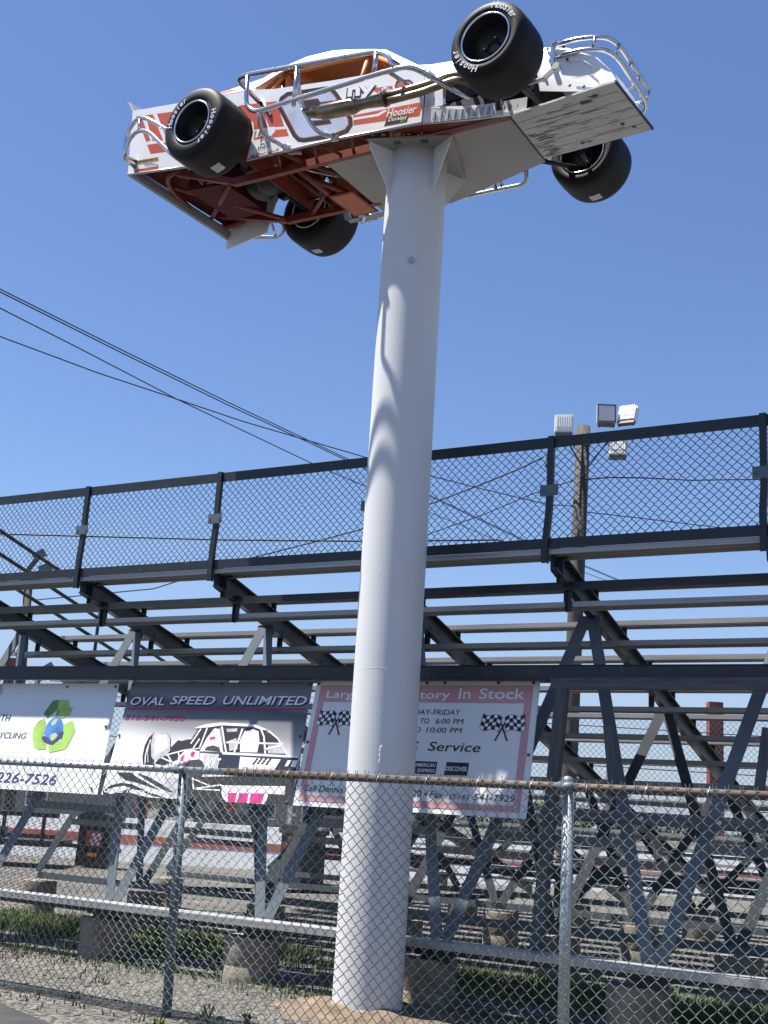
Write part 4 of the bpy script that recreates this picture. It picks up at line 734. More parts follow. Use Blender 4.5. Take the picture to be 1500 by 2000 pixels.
# sloping zig-zag legs in rows, spreaders, sills
VR = [0.08, 2.5, 5.0, 7.5]
for r, v0 in enumerate(VR):
    zb = .50
    for n in NS:
        # apex where the leaning plane meets the underside of the stringer
        k = .323; va = (v0*1 + k*(3.655-.205-zb)) / (1 + k*.265); za = zs(va) - .19
        if za - zb < .5: continue
        for s in (-1, 1):
            b0 = (BAY*n + s*(BAY/2-.035), v0, zb); a0 = (BAY*n + s*.03, va, za)
            mb = MB(); mb.angle(b0, a0, .105, .008, (0, -1, 0) if s < 0 else (0, -1, 0)); sp('leg', mb, 'leg' if r == 0 else 'leg_shaded')
        f = .31 if r == 0 else .30
        mb = MB(); z1 = zb + (za-zb)*f; v1 = v0 + (va-v0)*f - .045; uu = (BAY/2)*(1-f)-.03
        mb.beam((BAY*n-uu, v1, z1), (BAY*n+uu, v1, z1-.005), .008, .07); mb.beam((BAY*n-uu, v1+.03, z1-.035), (BAY*n+uu, v1+.03, z1-.04), .06, .007); sp('leg_spreader', mb, 'leg' if r == 0 else 'leg_shaded')
        mb = MB(); mb.beam((BAY*n-.10, va-.045, za-.03), (BAY*n+.10, va-.045, za-.03), .010, .10)
        for s in (-.07, .07): mb.tube([(BAY*n+s, va-.058, za-.03), (BAY*n+s, va-.04, za-.03)], .010, 8)
        sp('gusset_plate', mb, 'leg')
    if r: 
        mb = MB(); mb.beam((-2.55, v0-.03, .475), (UE1, v0-.03, .475), .008, .075); mb.beam((-2.55, v0+.005, .44), (UE1, v0+.005, .44), .07, .008); sp('sill_rail', mb, 'leg')
mb = MB(); mb.beam((UE0-.2, 4.6, .30), (1.6, 7.7, .42), .05, .05); sp('ground_brace', mb, 'stand')
# aluminium bench plank along the foot of the stand
bench = empty('bench_plank', SW(0,0,0), (0,0,YAW), label='long bright aluminium bench plank on dark supports along the foot of the grandstand', cat='bench')
mb = MB(); mb.box((-3, -.20, .505), (9.2, .03, .513)); mb.box((-3, -.20, .458), (9.2, -.190, .505)); mb.box((-3, .02, .458), (9.2, .03, .505)); mb.box((-3,-.19,.475),(9.2,-.184,.482)); build('seat', mb, MT['plank'], bench)
mb = MB(); mb.beam((-3,-.06,.435), (9.2,-.06,.435), .10, .045); build('support_beam', mb, MT['stand'], bench)
for k in range(-1, 5):
    u = .86+BAY*k; mb = MB(); mb.box((u-.16,-.12,.40), (u+.16,.06,.412)); mb.box((u-.10,-.10,.35),(u+.10,.05,.40)); build('bracket', mb, MT['stand'], bench)
# concrete piers
def pier(u, v, r, h, label, grp='concrete piers under the grandstand'):
    mb = MB(); rn = random.Random(int(u*100+v*10)); n = 40; rows = []
    for z, rr in ((-.02, r*1.01), (h*.34, r), (h*.345, r*.992), (h*.36, r), (h*.7, r*.998), (h-.015, r*.995), (h, r*.97)):
        rows.append([(rr*(1+.004*math.sin(3*a+u))*math.cos(a), rr*math.sin(a), z) for a in (2*math.pi*j/n for j in range(n))])
    mb.grid(rows, True, True); mb.poly([p for p in rows[-1]])
    o = build('concrete_pier', mb, MT['concrete'], label=label, cat='pier', group=grp); o.location = SW(u, v, 0); return o
ordw = ['leftmost', 'second from the left', 'third from the left', 'fourth from the left', 'fifth from the left', 'sixth from the left']
for k in range(-1, 5):
    lab = {0: 'brown round concrete pier under the bench plank, left of the left fence post', 1: 'brown round concrete pier under the bench plank, between left fence post and column', 2: 'brown round concrete pier under the bench plank, just right of the white column',
           3: 'pale round concrete pier under the bench plank at the bottom right corner', -1: 'round concrete pier under the bench plank at the far left frame edge', 4: 'round concrete pier under the bench plank beyond the right frame edge'}[k]
    pier(.86+BAY*k-.12, .06 if k != 0 else .12, .235, .36 if k != 2 else .37, lab)
for r, v0 in enumerate(VR[1:]):
    for k in range(-2, 4 if r else 5):
        u = .86+BAY*k
        pier(u, v0+.05, .215, .405, 'round concrete pier in the %s row back from the bench, %s' % (('second', 'third', 'fourth')[r], (ordw + ['seventh from the left'])[k+2]))

# ================================================================== timber frame beside the right sign
tf = empty('timber_frame', SW(5.2, .2, 0), (0,0,YAW), label='weathered grey timber frame standing at the right of the pink bordered sign', cat='timber frame')
mb = MB(); mb.beam((.03,-.06,2.50), (-.12,-.10,.45), .09, .09, (1,0,0)); build('post', mb, MT['wood'], tf)
mb = MB(); mb.box((-.06,-.10,2.50), (3.6,-.02,2.59)); build('top_beam', mb, MT['timber_x'], tf)
mb = MB(); mb.beam((-.10,-.14,1.535), (3.6,-.14,1.505), .04, .095); lb = build('lower_beam', mb, MT['timber_x'], tf)
mb = MB()
for u in (.72, 1.30): mb.tube([(u,-.17,1.53), (u,-.155,1.53)], .016, 12)
build('bolt_head', mb, MT['galv'], lb)
for (u, z, w_) in ((.42, 1.98, 1), (1.52, 1.98, -1)):
    mb = MB(); mb.beam((u,-.02+.1,z-.26), (u-.07*w_,.02+.1,z+.26), .075, .03, (0,-1,0)); build('splice_block', mb, MT['wood'], tf)

# ================================================================== banners
BV0, BV1, BZ0, BZ1 = .02, .26, 1.467, 2.575
class Ban:
    def __init__(s, uBL, uBR, uTL, uTR, z0=BZ0, z1=BZ1): s.c = (uBL, uBR, uTL, uTR); s.z = (z0, z1)
    def at(s, a, b, off=0.0):
        bl, br, tl, tr = s.c; u = (bl*(1-a)+br*a)*(1-b) + (tl*(1-a)+tr*a)*b
        v = BV0+(BV1-BV0)*b; z = s.z[0]+(s.z[1]-s.z[0])*b
        L = math.hypot(BV1-BV0, BZ1-BZ0); return Vector((u, v - off*(BZ1-BZ0)/L, z + off*(BV1-BV0)/L))
    def poly(s, mb, pts, off): mb.poly([s.at(a, b, off) for a, b in pts])
    def word(s, mb, t, a, b, width, height, off=.004, shear=0, bold=0, spacing=1.0):
        ex = s.at(1, b) - s.at(0, b); ey = s.at(a, 1) - s.at(a, 0); word(mb, t, s.at(a, b, off), ex, ey, width*ex.length, height*ey.length, shear, bold, spacing)
def banner(name, B, m, label, thick=.003):
    r = empty(name, SW(B.c[0], BV0, 0), (0,0,YAW), label=label, cat='banner', group='banners on the back of the grandstand')
    mb = MB(); rows = []
    n = 14
    for j in range(n+1): rows.append([B.at(i/n, j/n) - Vector((B.c[0], BV0, 0)) for i in range(n+1)])
    mb.grid(rows, True); mb.grid([[p + Vector((0, thick, 0)) for p in rw] for rw in rows], True)
    build('sheet', mb, m, r); return r
def ban_part(r, B, name, m, fn, parent=None):
    mb = MB(); fn(mb); return build(name, mb, MT[m], r if parent is None else parent, off=None) if False else _bp(r, B, name, m, mb)
def _bp(r, B, name, m, mb):
    o0 = Vector((B.c[0], BV0, 0)); mb.v = [tuple(Vector(p)-o0) for p in mb.v]; return build(name, mb, MT[m], r)
def grommets(r, B, pts, m='lampdark'):
    for a, b in pts: ban_part(r, B, 'grommet', m, lambda mb: mb.tube([B.at(a, b, .002), B.at(a, b, .010)], .013, 10))
# -- recycling banner (left)
B1 = Ban(-1.95, .533, -2.05, .432, 1.467, 2.567)
r1 = banner('recycling_banner', B1, MT['bannerw'], 'white vinyl banner with a green recycling arrow emblem round a blue globe')
def uz(u, z):
    b = (z-1.468)/1.147; return (1 - (.118*(1-b)+.078*b - u)*.974/2.4825, b)
def up(mb, pts, off): B1.poly(mb, [uz(*p) for p in pts], off)
A1_ = [(-.882,2.282),(-.795,2.426),(-.60,2.438),(-.581,2.435),(-.521,2.346),(-.485,2.354),(-.509,2.272),(-.591,2.234),(-.70,2.25),(-.626,2.315),(-.70,2.33),(-.808,2.231)]
A2_ = [(-.445,2.214),(-.373,2.113),(-.393,2.048),(-.429,1.94),(-.47,1.905),(-.599,1.88),(-.655,1.87),(-.64,1.835),(-.70,1.93),(-.62,2.02),(-.61,1.975),(-.532,2.008),(-.55,2.10),(-.57,2.16),(-.50,2.19)]
A3_ = [(-.848,2.23),(-.815,2.19),(-.80,2.13),(-.80,2.075),(-.822,2.016),(-.76,1.975),(-.733,1.965),(-.72,1.90),(-.838,1.899),(-.901,1.927),(-.94,1.99),(-.971,2.057),(-.972,2.12),(-.93,2.20)]
ban_part(r1, B1, 'recycling_arrow', 'leafd', lambda mb: up(mb, A1_[:2]+[(-.70,2.435),(-.70,2.25)]+A1_[9:], .003))
ban_part(r1, B1, 'recycling_arrow', 'leafg', lambda mb: (up(mb, [(-.70,2.435)]+A1_[3:9], .003)))
ban_part(r1, B1, 'recycling_arrow', 'leafg', lambda mb: up(mb, A2_, .003))
ban_part(r1, B1, 'recycling_arrow', 'leafg', lambda mb: up(mb, A3_, .003))
ban_part(r1, B1, 'globe_print', 'globe', lambda mb: up(mb, [(-.675+.125*math.cos(a), 2.11+.135*math.sin(a)) for a in [k*math.pi/18 for k in range(36)]], .005))
ban_part(r1, B1, 'globe_land', 'land', lambda mb: up(mb, [(-.74,2.18),(-.70,2.225),(-.65,2.23),(-.67,2.17),(-.71,2.15)], .006))
ban_part(r1, B1, 'globe_land', 'land', lambda mb: up(mb, [(-.70,2.06),(-.64,2.08),(-.60,2.05),(-.63,2.0),(-.68,1.99),(-.70,2.02)], .006))
ban_part(r1, B1, 'globe_arrow', 'navy', lambda mb: up(mb, [(-.82,2.02),(-.80,2.04),(-.74,2.03),(-.66,1.985),(-.58,2.05),(-.60,2.07),(-.53,2.10),(-.535,2.02),(-.56,2.03),(-.64,1.955),(-.70,1.965),(-.78,1.985)], .007))
def w1(mb, s, u, z, wd, h, shear=0, bold=0):
    a, b = uz(u, z); B1.word(mb, s, a, b, wd*.974/2.4825, h/1.147, .004, shear, bold)
ban_part(r1, B1, 'lettering', 'teal', lambda mb: w1(mb, 'EARTH', -1.71, 2.195, .36, .07, .2))
ban_part(r1, B1, 'lettering', 'teal', lambda mb: w1(mb, 'RECYCLING', -1.66, 2.008, .61, .065, .2))
ban_part(r1, B1, 'lettering', 'navy', lambda mb: w1(mb, '226-7526', -1.33, 1.540, .86, .105, .15))
ban_part(r1, B1, 'lettering', 'navy', lambda mb: [w1(mb, 'i', -1.25+.045*k, 1.74, .012, .05, .3) for k in range(16) if k not in (5, 11)])
ban_part(r1, B1, 'corner_print', 'lgrey', lambda mb: up(mb, [(-2.3,2.60),(-1.62,2.60),(-1.58,2.50),(-1.70,2.42),(-1.95,2.40),(-2.3,2.30)], .003))
grommets(r1, B1, [(.985, .97), (.975, .60), (.965, .05), (.72, .965), (.35, .03)])
# -- race parts banner (middle)
B2_ = Ban(.581, 2.78, .601, 2.762, 1.470, 2.575)
r2 = banner('race_parts_banner', B2_, MT['band'], 'grey and white race parts banner with a printed open-wheel race car')
names2 = dict(lgreyb='car_print_pale', pink='pink_rule', black='car_print_black', white='car_print_white', dark='tyre_print', grey='tyre_print_light', navy='door_print', lgrey='car_print_grey', pinkish='car_print_pink', magenta='valance_print')
mm2 = dict(lgreyb='bannerw', pink='crimson', black='ink', white='white', dark='darkink', grey='lgrey', navy='navyb', lgrey='lgrey', pinkish='signpink', magenta='magenta')
by = {}
for col, lay, pts in B2: by.setdefault(col, []).append((lay, pts))
for col, L in by.items():
    for lay, pts in L: ban_part(r2, B2_, names2[col], mm2[col], lambda mb: B2_.poly(mb, [(min(1, max(0, a)), min(1, max(0, b))) for a, b in pts], .002+.0012*lay))
def tword(s, a, b, w_, h, shear, bold):
    ban_part(r2, B2_, 'lettering_shadow', 'ink', lambda mb: B2_.word(mb, s, a+.006, b-.010, w_, h, .003, shear, bold+.01))
    ban_part(r2, B2_, 'lettering', 'white', lambda mb: B2_.word(mb, s, a, b, w_, h, .005, shear, bold))
tword('OVAL', .024, .795, .20, .075, .2, .012); tword('SPEED', .257, .805, .25, .075, .2, .012); tword('UNLIMITED', .551, .809, .435, .075, .2, .012)
ban_part(r2, B2_, 'lettering', 'crimson', lambda mb: B2_.word(mb, '516-541-7920', .017, .662, .345, .042, .003, .15, .02))
ban_part(r2, B2_, 'lettering', 'white', lambda mb: B2_.word(mb, 'CIRCLE TRACK PARTS', .012, .024, .35, .030, .0075, .2, .012))
ban_part(r2, B2_, 'lettering', 'white', lambda mb: B2_.word(mb, 'BOLT', .535, .255, .075, .10, .0085, .1, .02))
ban_part(r2, B2_, 'lettering', 'magenta', lambda mb: B2_.word(mb, 'Oval Speed', .728, .262, .15, .032, .0085, .2, 0))
ban_part(r2, B2_, 'small_checkers', 'ink', lambda mb: [B2_.poly(mb, [(.775+.022*i+.006*j, .31+.018*j+.006*math.sin(i)), (.786+.022*i+.006*j, .31+.018*j+.006*math.sin(i)), (.789+.022*i+.006*j, .325+.018*j+.006*math.sin(i)), (.778+.022*i+.006*j, .325+.018*j+.006*math.sin(i))], .0085) for j in range(3) for i in range(4) if True])
grommets(r2, B2_, [(.01, .975), (.52, .985), (.985, .98), (.012, .52), (.985, .55), (.98, .03), (.5, .02)], 'rust')
# -- sign with pink border (right)
B3 = Ban(2.803, 4.996, 2.806, 4.985, 1.476, 2.585)
r3 = banner('shop_sign', B3, MT['boardw'], 'white board sign with faded pink border, crossed chequered flags and opening hours', .008)
ban_part(r3, B3, 'pink_border', 'signpink', lambda mb: B3.poly(mb, [(.022,.965),(.975,.965),(.975,.83),(.022,.83)], .003))
ban_part(r3, B3, 'pink_border', 'signpink', lambda mb: B3.poly(mb, [(.022,.83),(.05,.83),(.05,.04),(.022,.04)], .003))
ban_part(r3, B3, 'pink_border', 'signpink', lambda mb: B3.poly(mb, [(.945,.83),(.975,.83),(.975,.04),(.945,.04)], .003))
ban_part(r3, B3, 'pink_border', 'signpink', lambda mb: B3.poly(mb, [(.05,.085),(.945,.085),(.945,.04),(.05,.04)], .003))
ban_part(r3, B3, 'lettering', 'white', lambda mb: B3.word(mb, 'Largest', .060, .862, .22, .082, .005, 0, .012))
ban_part(r3, B3, 'lettering', 'white', lambda mb: B3.word(mb, 'Inventory', .335, .862, .295, .082, .005, 0, .012))
ban_part(r3, B3, 'lettering', 'white', lambda mb: B3.word(mb, 'In', .668, .862, .05, .082, .005, 0, .012))
ban_part(r3, B3, 'lettering', 'white', lambda mb: B3.word(mb, 'Stock', .755, .862, .19, .082, .005, 0, .012))
ban_part(r3, B3, 'lettering', 'ink', lambda mb: B3.word(mb, 'MONDAY-FRIDAY', .398, .735, .287, .042, .003, .12))
ban_part(r3, B3, 'lettering', 'ink', lambda mb: B3.word(mb, 'TO', .515, .667, .04, .040, .003, .12))
ban_part(r3, B3, 'lettering', 'ink', lambda mb: B3.word(mb, '6:00 PM', .583, .667, .12, .040, .003, .12))
ban_part(r3, B3, 'lettering', 'ink', lambda mb: B3.word(mb, 'TO', .478, .598, .045, .040, .003, .12))
ban_part(r3, B3, 'lettering', 'ink', lambda mb: B3.word(mb, '10:00 PM', .548, .598, .153, .040, .003, .12))
ban_part(r3, B3, 'lettering', 'ink', lambda mb: B3.word(mb, 'UPS', .43, .460, .092, .068, .003, .18, .006))
ban_part(r3, B3, 'lettering', 'ink', lambda mb: B3.word(mb, 'Service', .566, .460, .222, .070, .003, .18, .006))
ban_part(r3, B3, 'lettering', 'ink', lambda mb: B3.word(mb, 'Call Dennis', .034, .115, .187, .048, .003, .12, .006))
ban_part(r3, B3, 'lettering', 'ink', lambda mb: B3.word(mb, '20', .527, .117, .040, .048, .003, .12, .006))
ban_part(r3, B3, 'lettering', 'ink', lambda mb: B3.word(mb, 'Fax', .602, .115, .058, .046, .003, .12, .006))
ban_part(r3, B3, 'lettering', 'ink', lambda mb: B3.word(mb, '(516)', .687, .112, .078, .050, .003, .12, .006))
ban_part(r3, B3, 'lettering', 'ink', lambda mb: B3.word(mb, '541-7929', .785, .112, .165, .048, .003, .12, .006))
ban_part(r3, B3, 'lettering', 'ink', lambda mb: B3.poly(mb, [(.585+.006*math.cos(k*.6), .136+.012*math.sin(k*.6)) for k in range(10)], .003))
ban_part(r3, B3, 'card_emblem', 'ink', lambda mb: B3.poly(mb, [(.52,.283),(.614,.285),(.616,.377),(.522,.379)], .003))
ban_part(r3, B3, 'card_emblem', 'ink', lambda mb: B3.poly(mb, [(.65,.282),(.747,.284),(.749,.378),(.655,.379)], .003))
ban_part(r3, B3, 'card_lettering', 'white', lambda mb: B3.word(mb, 'AMERICAN', .523, .338, .086, .026, .005, 0, .01))
ban_part(r3, B3, 'card_lettering', 'white', lambda mb: B3.word(mb, 'EXPRESS', .537, .297, .074, .026, .005, 0, .01))
ban_part(r3, B3, 'card_lettering', 'white', lambda mb: B3.word(mb, 'DISCOVER', .654, .315, .090, .034, .005, .1, .014))
def flags(mbk, mbw, a0, b0):
    # two waving chequered flags on crossed sticks
    def M_(x, y, s): return (a0 + s*x*.072, b0 + y*.16)
    for s in (-1, 1):
        def P_(ii, jj):
            x = .22 + .215*ii - .03*jj; return M_(x, .30 + .175*jj + .09*math.sin(ii*1.1+.3) + .04*ii, s)
        B3.poly(mbk, [P_(a, 0) for a in (-.12, 1, 2, 3, 4, 5.12)] + [P_(5.12, b) for b in (0.0, 2, 4)] + [P_(a, 4.1) for a in (5.12, 4, 3, 2, 1, -.12)] + [P_(-.12, b) for b in (4, 2)], .003)
        for i in range(5):
            for j in range(4):
                if (i+j) % 2 == 0: B3.poly(mbw, [P_(i+.04, j+.12), P_(i+.96, j+.12), P_(i+.96, j+.98), P_(i+.04, j+.98)], .005)
        B3.poly(mbk, [M_(-.38, -.06, s), M_(-.30, -.10, s), M_(.28, .98, s), M_(.20, 1.0, s)], .004)
mk, mw = MB(), MB(); flags(mk, mw, .130, .575); _bp(r3, B3, 'chequered_flag', 'ink', mk); _bp(r3, B3, 'flag_squares', 'white', mw)
mk, mw = MB(), MB(); flags(mk, mw, .868, .560); _bp(r3, B3, 'chequered_flag', 'ink', mk); _bp(r3, B3, 'flag_squares', 'white', mw)
grommets(r3, B3, [(.012, .98), (.52, .985), (.60, .985), (.83, .985), (.975, .985), (.985, .45), (.012, .5)], 'rust')

# ================================================================== front chain-link fence
FA = Vector((-2.95, 9.842, 0)); FB = Vector((2.205, 6.729, 0)); fd = (FB-FA).normalized(); fyaw = math.atan2(fd.y, fd.x)
fence = empty('chain_link_fence', FA, (0,0,fyaw), label='chain-link fence with round posts and partly rusty top rail before the column', cat='fence')
FL = (FB-FA).length; FZ = 1.665
mb = MB(); mb.tube([(-1.6,0,FZ+.004),(2.30,0,FZ)], .0245, 14); build('top_rail', mb, MT['galv'], fence, label='clean galvanised part of the rail')
mb = MB(); mb.tube([(2.28,0,FZ),(FL+2,0,FZ-.003)], .026, 14); build('top_rail', mb, MT['rust'], fence, label='rusty brown part of the rail')
d1 = (Vector((-1.371, 8.977, 0))-FA).length; d2 = (Vector((1.271, 7.815, 0))-FA).length
d1 = 1.865; d2 = 4.84
for i, d in enumerate((d1-2.98, d1, d2, d2+2.98)):
    lean = .065 if i == 1 else 0.0
    mb = MB(); mb.tube([(d+lean,.035,-.02), (d,.035,FZ+.02)], .034, 16); po = build('post', mb, MT['galv_d'] if i != 2 else MT['galv'], fence)
    mb = MB(); mb.lathe([(.001,.05),(.020,.047),(.034,.03),(.038,.0),(.038,-.03)], (d,.02,FZ+.015), 'z', 16); mb.tube([(d-.05,0,FZ),(d+.05,0,FZ)], .030, 12); build('post_cap', mb, MT['galv_d'], po)
    mb = MB()
    for z in (.35, .75, 1.15): mb.tube([(d+lean*(1-z/FZ)-.002,.035-.036,z),(d+lean*(1-z/FZ)+.03,.035-.03,z+.02)], .004, 6)
    build('tie_wire', mb, MT['galv'], po)
mb = chain(FL+3.2, FZ+.045-.04, .076, .0029, 4, True, .006, 4, .022); o = build('wire_mesh', mb, MT['wire'], fence); o.location = (-1.6, -.026, .03)
mb = MB(); mb.tube([(-1.6+.5*k, -.01, .045+.008*math.sin(k*1.3)) for k in range(22)], .003, 5); build('tension_wire', mb, MT['wire'], fence)
mb = MB(); rn = random.Random(4)
for k in range(24):
    x = -1.5+.36*k; mb = MB(); mb.tube([(x-.004,-.03,FZ-.03),(x,-.034,FZ),(x+.003,0,FZ+.034),(x+.006,.03,FZ),(x+.012,-.02,FZ-.035),(x+.02,-.03,FZ-.055-rn.uniform(0,.03))], .003, 5); build('tie_wire', mb, MT['galv'], fence)

# ================================================================== poles, lamps and cables
up_ = empty('utility_pole', (3.57, 22, 0), label='weathered timber pole with four white floodlights behind the right of the grandstand', cat='utility pole')
def upb(name, mb, m, parent=None): return build(name, mb, MT[m], parent or up_, (3.57, 22, 0))
mb = MB(); mb.tube([(3.55,22,-.2),(3.62,22,2.6),(3.68,22,5.6),(3.755,22,8.98)], [.165,.155,.145,.132], 20); upb('shaft', mb, 'pole')
mb = MB(); mb.beam((3.05,21.82,8.585),(4.85,21.82,8.84), .10, .09); upb('crossarm', mb, 'timber_x')
mb = MB(); mb.beam((3.42,21.84,8.62),(3.70,21.84,8.15), .03, .02, (0,1,0)); mb.beam((4.25,21.84,8.74),(3.72,21.84,7.95), .03, .02, (0,1,0)); upb('arm_brace', mb, 'lampdark')
mb = MB()
for z in (7.90, 7.55): mb.lathe([(.001,.05),(.04,.045),(.05,.02),(.035,.0),(.05,-.02),(.04,-.05),(.001,-.05)], (3.60,21.82,z), 'z', 14)
upb('insulator', mb, 'lampbody')
def flood(cx, cz, yaw, pitch, face, S=.36, dz=-.28):
    t = empty('floodlight', (0,0,0)); t.parent = up_; t.location = (cx-3.57, -.22, cz); t.rotation_euler = (R_(pitch), 0, R_(yaw)); f = S/2; sg = -1 if face else 1
    mb = MB(); mb.box((-f,-.045,-f),(f,.045,f)); mb.box((-f*.9,.045*1.0,-f*.9),(f*.9,.085,f*.9)) if True else 0
    for k in range(7): mb.box((-f*.8+k*f*.24,.085,-f*.5),(-f*.8+k*f*.24+.02,.105,f*.95))
    hb = build('housing', mb, MT['lampbody'], t)
    mb = MB(); mb.box((-f*.82,-.050,-f*.82),(f*.82,-.045,f*.82)); build('lens', mb, MT['white'] , t)
    mb = MB()
    for a in (-1, 1): mb.box((a*f-.012*a-.012,-.056,-f),(a*f-.012*a+.012,-.045,f)); mb.box((-f,-.056,a*f-.024 if a > 0 else -f),(f,-.045,f if a > 0 else -f+.024))
    build('rim', mb, MT['lampdark'], t)
    if face:
        mb = MB()
        for k in range(12):
            q = -f*.78+k*f*.141
            mb.box((q-.003,-.0525,-f*.8),(q+.003,-.050,f*.8)); mb.box((-f*.8,-.053,q-.003),(f*.8,-.0525,q+.003))
        build('grille', mb, MT['lgrey'], t)
    mb = MB(); mb.box((-f*.9,-.03,-f-.07),(f*.9,.06,-f-.005)); build('gear_box', mb, MT['lampdark'], t)
    mb = MB()
    for a in (-1, 1): mb.beam((a*f*.75,.0,-f-.06),(a*f*.75,.0,dz), .02, .03, (0,1,0))
    build('bracket', mb, MT['lampdark'], t)
    return t
flood(3.34, 8.925, 168, 4, False); flood(4.153, 9.19, -4, 0, True); flood(4.57, 9.19, 150, 25, False); flood(4.38, 8.52, 165, 12, False, dz=-.20)
mb = MB(); mb.box((3.02,21.72,8.18),(3.16,21.86,8.30)); mb.tube([(3.09,21.8,8.18),(3.05,21.78,8.05)], .06, 10); upb('junction_box', mb, 'lampdark')
lp = empty('light_pole', (-10.9, 38, 0), label='grey light pole with angled floodlights and climbing rungs behind the left of the grandstand', cat='light pole')
def lpb(name, mb, m): return build(name, mb, MT[m], lp, (-10.9, 38, 0))
mb = MB(); mb.tube([(-10.85,38,-.2),(-11.08,38,4.9),(-11.28,38,8.4)], [.165,.145,.13], 16); lpb('shaft', mb, 'pole')
mb = MB(); mb.beam((-11.3,37.9,8.42),(-11.05,37.9,8.82), .14, .10, (0,1,0)); mb.beam((-11.2,37.9,8.25),(-10.8,37.9,8.45), .10, .08, (0,1,0)); mb.box((-11.5,37.8,7.85),(-11.05,38.05,8.2)); lpb('lamp_bracket', mb, 'lampdark')
for a, x, z in ((35, -10.98, 8.93), (28, -10.72, 8.52)):
    mb = MB(); ca, sa = math.cos(R_(a)), math.sin(R_(a)); c0 = Vector((x, 37.85, z)); ax = Vector((ca,0,sa)); az = Vector((-sa,0,ca))
    q = [c0+ax*i*.20+az*j*.11+Vector((0,-.12,0)) for i, j in ((-1,-1),(1,-1),(1,1),(-1,1))]; mb.prism(q, (0,.24,0)); lpb('floodlight', mb, 'galv_d')
mb = MB()
for k in range(5): mb.box((-11.40-.018*(-k),37.9,7.1-.32*k),(-11.17,37.93,7.13-.32*k)); mb.box((-11.40,37.9,6.96-.32*k),(-11.37,37.93,7.13-.32*k))
lpb('rung', mb, 'lampdark')
sl = empty('small_light_pole', (-17.0, 62, 0), label='distant small light pole just above the recycling banner', cat='light pole')
mb = MB(); mb.tube([(-17.0,62,-.1),(-17.25,62,7.3)], .15, 12); build('shaft', mb, MT['pole'], sl, (-17,62,0))
mb = MB()
for a, x, z in ((35,-16.9,7.75),(30,-16.85,7.45)):
    ca, sa = math.cos(R_(a)), math.sin(R_(a)); c0 = Vector((x, 61.8, z)); ax = Vector((ca,0,sa)); az = Vector((-sa,0,ca))
    mb.prism([c0+ax*i*.45+az*j*.16 for i, j in ((-1,-1),(1,-1),(1,1),(-1,1))], (0,.3,0))
build('floodlight', mb, MT['galv_d'], sl, (-17,62,0))
def pix(x, y, Y):
    d = fw*2337 + rt*(x-750) - up*(y-1000); return CAM + d*(Y/d.y)
def cable(pts, r, sag, label):
    mb = MB(); mb.tube(pts, r, 6); return build('overhead_cable', mb, MT['cable'], label=label, cat='cable', group='overhead cables behind the grandstand')
cable(CABLES['a'], .0095, 0, 'uppermost overhead cable running down from the left edge of the sky')
cable(CABLES['b'], .0095, 0, 'overhead cable right under the uppermost one, almost touching it')
cable(CABLES['c_'], .0095, 0, 'overhead cable between the topmost pair and the flattest one in the left sky')
cable(CABLES['d'], .0095, 0, 'flattest and lowest overhead cable crossing the others in the left sky')
cable(CABLES['e'], .016, 0, 'thick cable running level behind the guard mesh left of the column')
cable(CABLES['f'], .015, 0, 'twisted dark cable drooping left from the junction box through the mesh')
cable(CABLES['g'], .011, 0, 'thinner cable sloping left from the pole insulators behind the mesh')
cable(CABLES['h'], .013, 0, 'dark cable running right from the timber pole through the guard mesh')
cable(CABLES['i'], .009, 0, 'thin cable falling to the right from the timber pole')

# ================================================================== track side: wall, catch fence, boxes, buildings
wl = empty('track_wall', (0, 30.7, 0), label='long low white track wall with a painted red stripe beyond the grandstand', cat='wall')
mb = MB(); mb.prism([(-45,30.45,0),(-45,30.52,.42),(-45,30.56,.62),(-45,30.63,1.02),(-45,30.90,1.02),(-45,30.95,0)], (100,0,0)); build('panel', mb, MT['wallw'], wl, (0,30.7,0))
mb = MB(); mb.prism([(-45,30.515,.43),(-45,30.55,.63),(-45,30.56,.63),(-45,30.525,.43)], (100,0,0)); build('red_stripe', mb, MT['wallred'], wl, (0,30.7,0))
cf = empty('catch_fence', (0, 31.2, 0), label='tall wire catch fence with square rust red posts standing behind the track wall', cat='fence')
for x, w_ in ((8.93,.38),(14.5,.38),(3.4,.34),(-3.42,.26),(-5.65,.26),(-9.4,.30),(-14.5,.3)):
    mb = MB(); mb.box((x-w_/2,31.2,0),(x+w_/2-.06,31.5,4.85)); mb.box((x+w_/2-.06,31.25,0),(x+w_/2,31.45,4.85)); build('post', mb, MT['redsteel'], cf, (0,31.2,0))
for x in (1.2, 9.4+2.2, 6.1, -1.9):
    mb = MB(); mb.tube([(x,31.15,0),(x,31.15,4.3)], .07, 10); build('pipe_post', mb, MT['galv'], cf, (0,31.2,0))
mb = chain(26, 3.5, .15, .0058, 3, False, .0, 9); o = build('wire_mesh', mb, MT['wire_far'], cf); o.location = (-11, -.12, 1.0)
mb = MB()
for z in (2.1, 3.0, 4.0): mb.tube([(-15,31.05,z),(16,31.05,z+.03)], .012, 5)
build('strand_wire', mb, MT['cable'], cf, (0,31.2,0))
